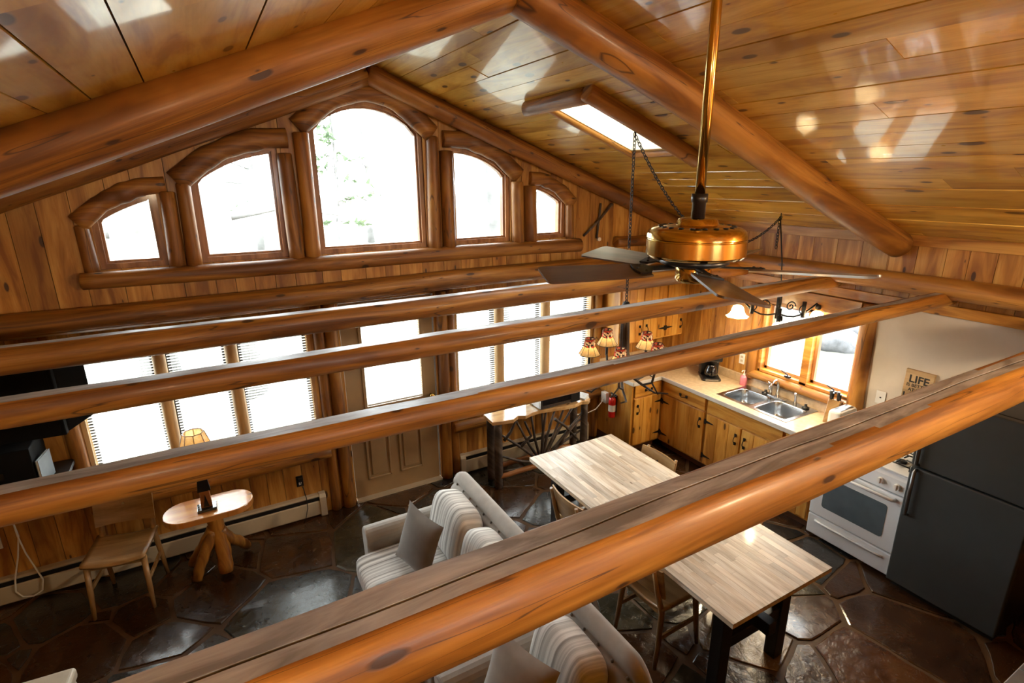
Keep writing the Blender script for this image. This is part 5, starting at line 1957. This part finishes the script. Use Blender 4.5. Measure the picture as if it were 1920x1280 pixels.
def throw_pillow(label, loc, rot, w=0.21, mat='pillow_brown'):
    m = MB()
    n = 14
    vs, fs = [], []
    for s in (1, -1):
        for i in range(n + 1):
            for j in range(n + 1):
                u, v = -1 + 2 * i / n, -1 + 2 * j / n
                th = 0.062 * ((1 - u * u) ** 0.55) * ((1 - v * v) ** 0.55)
                vs.append((u * w * (1 - 0.09 * (1 - v * v)), v * w * (1 - 0.09 * (1 - u * u)), s * th))
    W = (n + 1) ** 2
    for i in range(n):
        for j in range(n):
            a = i * (n + 1) + j
            fs.append((a, a + n + 1, a + n + 2, a + 1))
            fs.append((W + a + 1, W + a + n + 2, W + a + n + 1, W + a))
    m.add(vs, fs, 0, True)
    o = m.build('throw_pillow', M[mat])
    o.location = loc
    o.rotation_euler = rot
    return tag(o, label, 'pillow')


throw_pillow('brown suede throw pillow leaning at the far arm of the sofa', (1.005, 3.13, 0.69), (math.radians(4), math.radians(-70), math.radians(9)))
throw_pillow('taupe throw pillow leaning in the armchair under the nearest beam', (1.015, 1.80, 0.695), (math.radians(-6), math.radians(-64), math.radians(20)), 0.215, 'sofa')


# ---- oval table on log feet, lamp
t = thing('lamp_table', 'oval lacquered pine table on crooked log feet below the left window', 'table', (-0.255, 4.475, 0))
poly = []
for cx_, a0 in ((0.165, -90), (-0.165, 90)):
    for k in range(17):
        a = math.radians(a0 + 180 * k / 16)
        poly.append((cx_ + 0.152 * math.cos(a), 0.165 * math.sin(a)))
MB().prism(poly, 0.575, 0.625).build('tabletop', M['oval'], t, bev=0.006)
for k, pts in enumerate(([(0.02, 0.0, 0.56), (0.03, 0.01, 0.36), (0.045, -0.02, 0.20), (0.04, -0.06, 0.03)], [(0.04, 0.0, 0.40), (0.10, 0.03, 0.27), (0.17, 0.10, 0.17), (0.215, 0.22, 0.03)],
                         [(0.0, 0.0, 0.42), (-0.08, 0.03, 0.28), (-0.15, 0.10, 0.15), (-0.20, 0.19, 0.03)], [(0.0, 0.0, 0.40), (-0.08, -0.03, 0.25), (-0.14, -0.04, 0.12), (-0.17, -0.05, 0.03)])):
    P = []
    for a, b in zip(pts, pts[1:]):
        P += [Vector(a).lerp(Vector(b), i / 4) for i in range(4)]
    P.append(Vector(pts[-1]))
    r0 = 0.062 if k == 0 else 0.046
    MB().tube(P, [r0 * (1 - 0.16 * i / len(P) + 0.06 * math.sin(i * 1.9 + k)) for i in range(len(P))], 12).build('log_foot', M['logz'], t)

t = thing('table_lamp', 'table lamp with a mica shade and black base on the oval table', 'lamp', (-0.265, 4.44, 0.626))
m = MB()
m.box(-0.068, 0.068, -0.055, 0.055, 0.0, 0.022)
m.build('base_plate', M['black_gloss'], t, bev=0.003)
m = MB()
m.hexa([(-0.040, -0.022, 0.022), (0.040, -0.022, 0.022), (0.040, 0.022, 0.022), (-0.040, 0.022, 0.022), (-0.026, -0.016, 0.30), (0.026, -0.016, 0.30), (0.026, 0.016, 0.30), (-0.026, 0.016, 0.30)])
b = m.build('column', M['log_dark'], t, bev=0.004)
m = MB()
m.prism([(-0.020, 0.03), (0.020, 0.03), (0.006, 0.10), (0.0, 0.135), (-0.006, 0.10)], -0.024, -0.0195, P=lambda a, b, c: (a, c, b))
m.build('tree_cutout', M['black'], b)
m = MB()
m.hexa([(-0.045, -0.02, 0.16), (0.045, -0.02, 0.16), (0.045, 0.02, 0.16), (-0.045, 0.02, 0.16), (-0.030, -0.018, 0.31), (0.030, -0.018, 0.31), (0.030, 0.018, 0.31), (-0.030, 0.018, 0.31)])
m.build('black_sleeve', M['black'], t)
MB().tube([(0, 0, 0.30), (0, 0, 0.44)], 0.009, 8).build('stem', M['black'], t)
s = MB()
s.lathe([(0.145, 0.40), (0.072, 0.655)], 8, smooth=False)
so = s.build('lamp_shade', M['shade'], t)
s = MB()
for k in range(8):
    a = 2 * PI * k / 8
    s.tube([(0.146 * math.cos(a), 0.146 * math.sin(a), 0.40), (0.073 * math.cos(a), 0.073 * math.sin(a), 0.655)], 0.003, 5)
for rr, zz in ((0.146, 0.40), (0.073, 0.655)):
    s.tube([(rr * math.cos(2 * PI * k / 8), rr * math.sin(2 * PI * k / 8), zz) for k in range(8)], 0.0035, 5, closed=True)
s.build('shade_wire', M['log_dark'], so)
MB().puff((0, 0, 0.50), (0.02, 0.02, 0.03), 1, 1, nu=10, nv=8).build('bulb', M['bulb_soft'], so)


# ---- baseboard heaters
def heater(x0, x1, label):
    t = thing('baseboard_heater', label, 'heater', ((x0 + x1) / 2, YF, 0))
    h = (x1 - x0) / 2
    prof = [(0.0, 0.02), (-0.055, 0.02), (-0.062, 0.03), (-0.062, 0.16), (-0.056, 0.168), (-0.03, 0.168), (-0.02, 0.19), (-0.05, 0.205), (-0.055, 0.215), (-0.04, 0.225), (0.0, 0.228)]
    m = MB()
    m.prism([(a, b) for a, b in prof], -h + 0.05, h - 0.05, P=lambda a, b, c: (c, a, b))
    m.build('cover', M['heater'], t)
    MB().box(-h + 0.05, h - 0.05, -0.052, -0.028, 0.1685, 0.205).build('louvre_slot', M['black'], t)
    for s in (-1, 1):
        m = MB()
        a, b = sorted((s * h, s * (h - 0.06)))
        m.prism([(0.0, 0.0), (-0.066, 0.0), (-0.07, 0.01), (-0.07, 0.20), (-0.05, 0.232), (0, 0.236)], a, b, P=lambda p, q, r: (r, p, q))
        m.build('end_cap', M['heater'], t, bev=0.004)


heater(-2.2, 0.68, 'long beige baseboard heater under the left window')
heater(2.09, 3.80, 'beige baseboard heater behind the twig console')
t = thing('heater_outlet', 'dark outlet with a plug on the wall above the long heater', 'outlet', (0.475, YF, 0.34))
MB().box(-0.03, 0.03, -0.008, 0.0, 0, 0.11).build('plate', M['black'], t, bev=0.002)
MB().box(-0.02, 0.02, -0.04, -0.008, 0.06, 0.10).build('plug', M['black'], t, bev=0.004)
MB().box(-0.012, 0.012, -0.014, -0.008, 0.02, 0.045).build('socket', M['white_matte'], t)
MB().tube([(0, -0.03, 0.06), (0.02, -0.05, -0.02), (0.03, -0.08, -0.10), (0.03, -0.085, -0.2), (0.0, -0.10, -0.29), (-0.02, -0.12, -0.327)], 0.004, 6).build('power_cord', M['black'], t)
# loop of white cable at the left
t = thing('cable_loop', 'loop of white cable hanging over the heater at the far left', 'cable', (-1.55, YF - 0.095, 0.05))
P = [(0.02, 0.07, 0.62), (0.03, 0.06, 0.50), (0.0, 0.03, 0.34), (-0.045, 0.01, 0.18), (-0.06, 0.0, 0.08), (-0.03, 0.0, 0.02), (0.03, 0.0, 0.0), (0.09, 0.0, 0.03), (0.11, 0.0, 0.12), (0.09, 0.0, 0.22), (0.05, 0.03, 0.36), (0.025, 0.06, 0.50), (0.02, 0.07, 0.62)]
MB().tube(P, 0.006, 7).build('cable', M['white_matte'], t)
m = MB().box(-0.035, 0.035, -0.007, 0.0, -0.055, 0.055)
tag(m.build('wall_plate', M['white_matte'], loc=(-1.665, YF, 0.52), bev=0.002), 'cream wall plate at the far left edge, beside the cable loop', 'wall plate')
MB().box(-0.012, 0.012, -0.010, -0.006, -0.02, 0.02).build('socket', M['heater'], bpy.data.objects['wall_plate'])

# ---- television and shelf in the left corner
t = thing('television', 'black television on a wall arm in front of the left window', 'television', (-1.33, 4.52, 1.46), math.radians(-4))
MB().box(-0.48, 0.36, -0.10, -0.045, 0.0, 0.54).build('bezel', M['tv'], t, bev=0.006)
MB().box(-0.455, 0.335, -0.1025, -0.0995, 0.03, 0.515).build('screen', M['tv'], t)
m = MB()
m.hexa([(-0.44, -0.045, 0.02), (0.36, -0.045, 0.0), (0.50, 0.08, 0.06), (-0.30, 0.08, 0.08), (-0.44, -0.045, 0.52), (0.36, -0.045, 0.54), (0.50, 0.08, 0.50), (-0.30, 0.08, 0.46)])
m.build('rear_housing', M['tv'], t, bev=0.01)
m = MB()
m.bar((-0.1, 0.08, 0.27), (-0.1, 0.36, 0.27), 0.06, 0.05)
m.box(-0.15, -0.05, 0.352, 0.378, 0.12, 0.42)
m.build('wall_arm', M['black'], t)
t = thing('corner_shelf', 'black corner shelf unit under the television', 'shelf', (-1.50, 4.70, 1.05))
MB().box(-0.45, 0.42, -0.22, 0.19, 0.0, 0.03).build('shelf_board', M['black_wood'], t, bev=0.003)
for xx in (-0.3, 0.2):
    m = MB()
    m.prism([(0.19, -0.16), (0.19, 0.0), (-0.15, 0.0), (-0.15, -0.03)], xx - 0.015, xx + 0.015, P=lambda a, b, c: (c, a, b))
    m.build('bracket', M['black_wood'], t)
t = thing('stereo_receiver', 'bulky black receiver on the shelf below the television', 'electronics', (-1.48, 4.70, 1.081))
MB().box(-0.40, 0.26, -0.20, 0.16, 0.008, 0.29).build('case', M['tv'], t, bev=0.006)
MB().box(-0.15, 0.10, -0.2025, -0.199, 0.10, 0.15).build('display', M['black_gloss'], t)
for sx in (-0.16, 0.13):
    for sy in (-0.1, 0.1):
        MB().lathe([(0.012, 0), (0.014, 0.009)], 8, c=(sx, sy, 0), cap0=True).build('foot', M['black'], t)
t = thing('picture_book', 'thin grey book standing at the end of the television shelf', 'book', (-1.185, 4.60, 1.081), math.radians(-8))
MB().box(-0.008, -0.0055, -0.10, 0.10, 0, 0.19).build('cover', M['cover'], t)
MB().box(0.0055, 0.008, -0.10, 0.10, 0, 0.19).build('cover', M['cover'], t)
MB().box(-0.0055, 0.0055, -0.096, 0.098, 0.003, 0.187).build('pages', M['paper'], t)


# ---- twig console with live-edge top, microwave
t = thing('twig_console', 'rustic twig console with a glossy live-edge top below the right window', 'console table', (2.86, 4.55, 0))
ox, oy = 2.86, 4.55
front = [(2.255, 4.415), (2.36, 4.385), (2.47, 4.37), (2.55, 4.42), (2.62, 4.385), (2.70, 4.41), (2.80, 4.425), (2.95, 4.40), (3.10, 4.37), (3.22, 4.36), (3.33, 4.395), (3.40, 4.365), (3.46, 4.41)]
back = [(3.47, 4.68), (3.0, 4.69), (2.6, 4.68), (2.265, 4.66)]
MB().prism([(a - ox, b - oy) for a, b in front + back], 0.735, 0.775).build('live_edge_top', M['shelf'], t, bev=0.006)
for (xx, yy) in ((2.33, 4.44), (2.345, 4.64), (3.395, 4.43), (3.40, 4.63)):
    o = log('leg', (xx - ox, yy - oy, 0.0), (xx - ox, yy - oy, 0.738), 0.042, 0.038, seed=int(xx * 90 + yy * 50), mats=[M['bark']], up=(0, 1, 0), n=14, rough=0.1)
    o.parent = t
rr = random.Random(9)
hubp = Vector((2.87 - ox, 4.47 - oy, 0.13))
TW = []
for k, (ex, ez) in enumerate(((2.36, 0.60), (2.36, 0.36), (2.38, 0.17), (2.55, 0.70), (2.72, 0.73), (2.86, 0.735), (2.90, 0.735), (3.02, 0.73), (3.14, 0.735), (3.28, 0.72), (3.37, 0.62), (3.37, 0.40), (3.38, 0.2))):
    e = Vector((ex - ox, 4.445 - oy + rr.uniform(-0.01, 0.02), ez))
    mid = hubp.lerp(e, 0.5) + Vector((rr.uniform(-0.03, 0.03), rr.uniform(-0.01, 0.01), rr.uniform(-0.03, 0.03)))
    TW.append((hubp, mid, e))
TW += [(Vector((2.40 - ox, 4.45 - oy, 0.52)), Vector((2.47 - ox, 4.44 - oy, 0.60)), Vector((2.53 - ox, 4.43 - oy, 0.72))),
       (Vector((3.10 - ox, 4.45 - oy, 0.30)), Vector((3.22 - ox, 4.44 - oy, 0.45)), Vector((3.36 - ox, 4.44 - oy, 0.55))),
       (Vector((3.02 - ox, 4.45 - oy, 0.62)), Vector((3.16 - ox, 4.44 - oy, 0.50)), Vector((3.33 - ox, 4.44 - oy, 0.30))),
       (Vector((2.60 - ox, 4.45 - oy, 0.40)), Vector((2.72 - ox, 4.44 - oy, 0.5)), Vector((2.64 - ox, 4.44 - oy, 0.68)))]
for a, b, c in TW:
    MB().tube([a, a.lerp(b, 0.5), b, b.lerp(c, 0.5), c], [0.017, 0.016, 0.015, 0.013, 0.011], 8).build('twig', M['bark'], t)
for yy in (4.44, 4.64):
    o = log('stretcher', (2.33 - ox, yy - oy, 0.13), (3.40 - ox, yy - oy, 0.13), 0.03, 0.027, seed=int(yy * 31), mats=[M['log_dark']], n=12)
    o.parent = t
t = thing('microwave_oven', 'silver microwave oven with a black door on the twig console', 'microwave', (3.06, 4.555, 0.777))
MB().box(-0.25, 0.25, -0.13, 0.155, 0.008, 0.27).build('case', M['steel'], t, bev=0.006)
MB().box(-0.25, 0.13, -0.155, -0.1305, 0.012, 0.266).build('microwave_door', M['steel'], t, bev=0.006)
MB().box(-0.225, 0.125, -0.1575, -0.154, 0.05, 0.25).build('door_glass', M['black_gloss'], t)
MB().box(0.132, 0.25, -0.1555, -0.1305, 0.012, 0.266).build('control_panel', M['black'], t, bev=0.004)
MB().box(0.15, 0.232, -0.1575, -0.155, 0.215, 0.245).build('clock', M['glass_dark'], t)
for sx in (-0.2, 0.2):
    for sy in (-0.1, 0.1):
        MB().lathe([(0.012, 0), (0.014, 0.01)], 8, c=(sx, sy, 0), cap0=True).build('foot', M['black'], t)
t = thing('paper_pile', 'folded white paper at the right end of the twig console', 'paper', (3.395, 4.47, 0.776), math.radians(20))
MB().box(-0.045, 0.045, -0.06, 0.06, 0, 0.012).build('lower_sheet', M['paper'], t)
m = MB()
m.hexa([(-0.04, -0.06, 0.0125), (0.05, -0.05, 0.0125), (0.05, 0.06, 0.0125), (-0.04, 0.05, 0.0125), (-0.04, -0.06, 0.016), (0.05, -0.05, 0.045), (0.05, 0.06, 0.04), (-0.04, 0.05, 0.016)])
m.build('folded_sheet', M['paper'], t)

# ---- ottoman (bottom left) and tiled counter (bottom right)
t = thing('ottoman', 'cream leather ottoman at the bottom left corner', 'ottoman', (-1.42, 3.13, 0), math.radians(-5))
MB().box(-0.39, 0.39, -0.32, 0.32, 0.06, 0.33).build('box_base', M['ottoman'], t, bev=0.02, seg=3)
MB().box(-0.40, 0.40, -0.33, 0.33, 0.335, 0.41).build('cushion_lid', M['ottoman'], t, bev=0.022, seg=4)
for sx in (-0.33, 0.33):
    for sy in (-0.26, 0.26):
        MB().lathe([(0.02, 0), (0.028, 0.06)], 10, c=(sx, sy, 0), cap0=True).build('foot', M['black_wood'], t)
t = thing('tiled_counter', 'counter topped with grey tiles at the bottom right corner', 'counter', (3.62, 0.31, 0))
MB().box(-0.86, 0.70, -0.26, 0.24, 0.0, 0.865).build('cabinet_body', M['cab_dark'], t)
sl = MB().box(-0.90, 0.72, -0.28, 0.275, 0.865, 0.892).build('top_slab', M['tile_grout'], t)
for i in range(11):
    for j in range(4):
        xa, ya = -0.90 + 0.148 * i, -0.28 + 0.139 * j
        MB().box(xa + 0.004, xa + 0.144, ya + 0.004, ya + 0.135, 0.892, 0.899).build('tile', M['tile'], sl, bev=0.002, seg=1)

# ---- unseen fill lamps, added behind the camera to brighten the room
def add_fill_lamp(loc, label, w):
    t = thing('unseen_fill_lamp', label, 'lamp', loc)
    MB().lathe([(0.0, 0.0), (0.06, 0.0), (0.065, -0.02), (0.02, -0.03), (0.0, -0.03)], 20).build('canopy', M['brass'], t)
    MB().tube([(0, 0, -0.03), (0, 0, -0.16)], 0.008, 8).build('stem', M['brass'], t)
    MB().lathe([(0.02, -0.16), (0.07, -0.17), (0.11, -0.21), (0.13, -0.27)], 24).build('glass_shade', M['bell'], t)
    MB().puff((0, 0, -0.225), (0.035, 0.035, 0.045), 1, 1, nu=12, nv=8).build('bulb', M['bulb'], t)
    ld = bpy.data.lights.new('lamp_light', 'POINT')
    ld.energy = w
    ld.color = (1.0, 0.80, 0.52)
    ld.shadow_soft_size = 0.10
    o = bpy.data.objects.new('lamp_light', ld)
    COL.objects.link(o)
    o.parent = t
    o.location = (0, 0, -0.33)


add_fill_lamp((-0.6, -1.3, roof(-0.6) - 0.002), 'added unseen fill lamp on the left slope behind the viewer', 38)
add_fill_lamp((3.3, -1.1, roof(3.3) - 0.002), 'added unseen fill lamp on the right slope behind the viewer', 105)
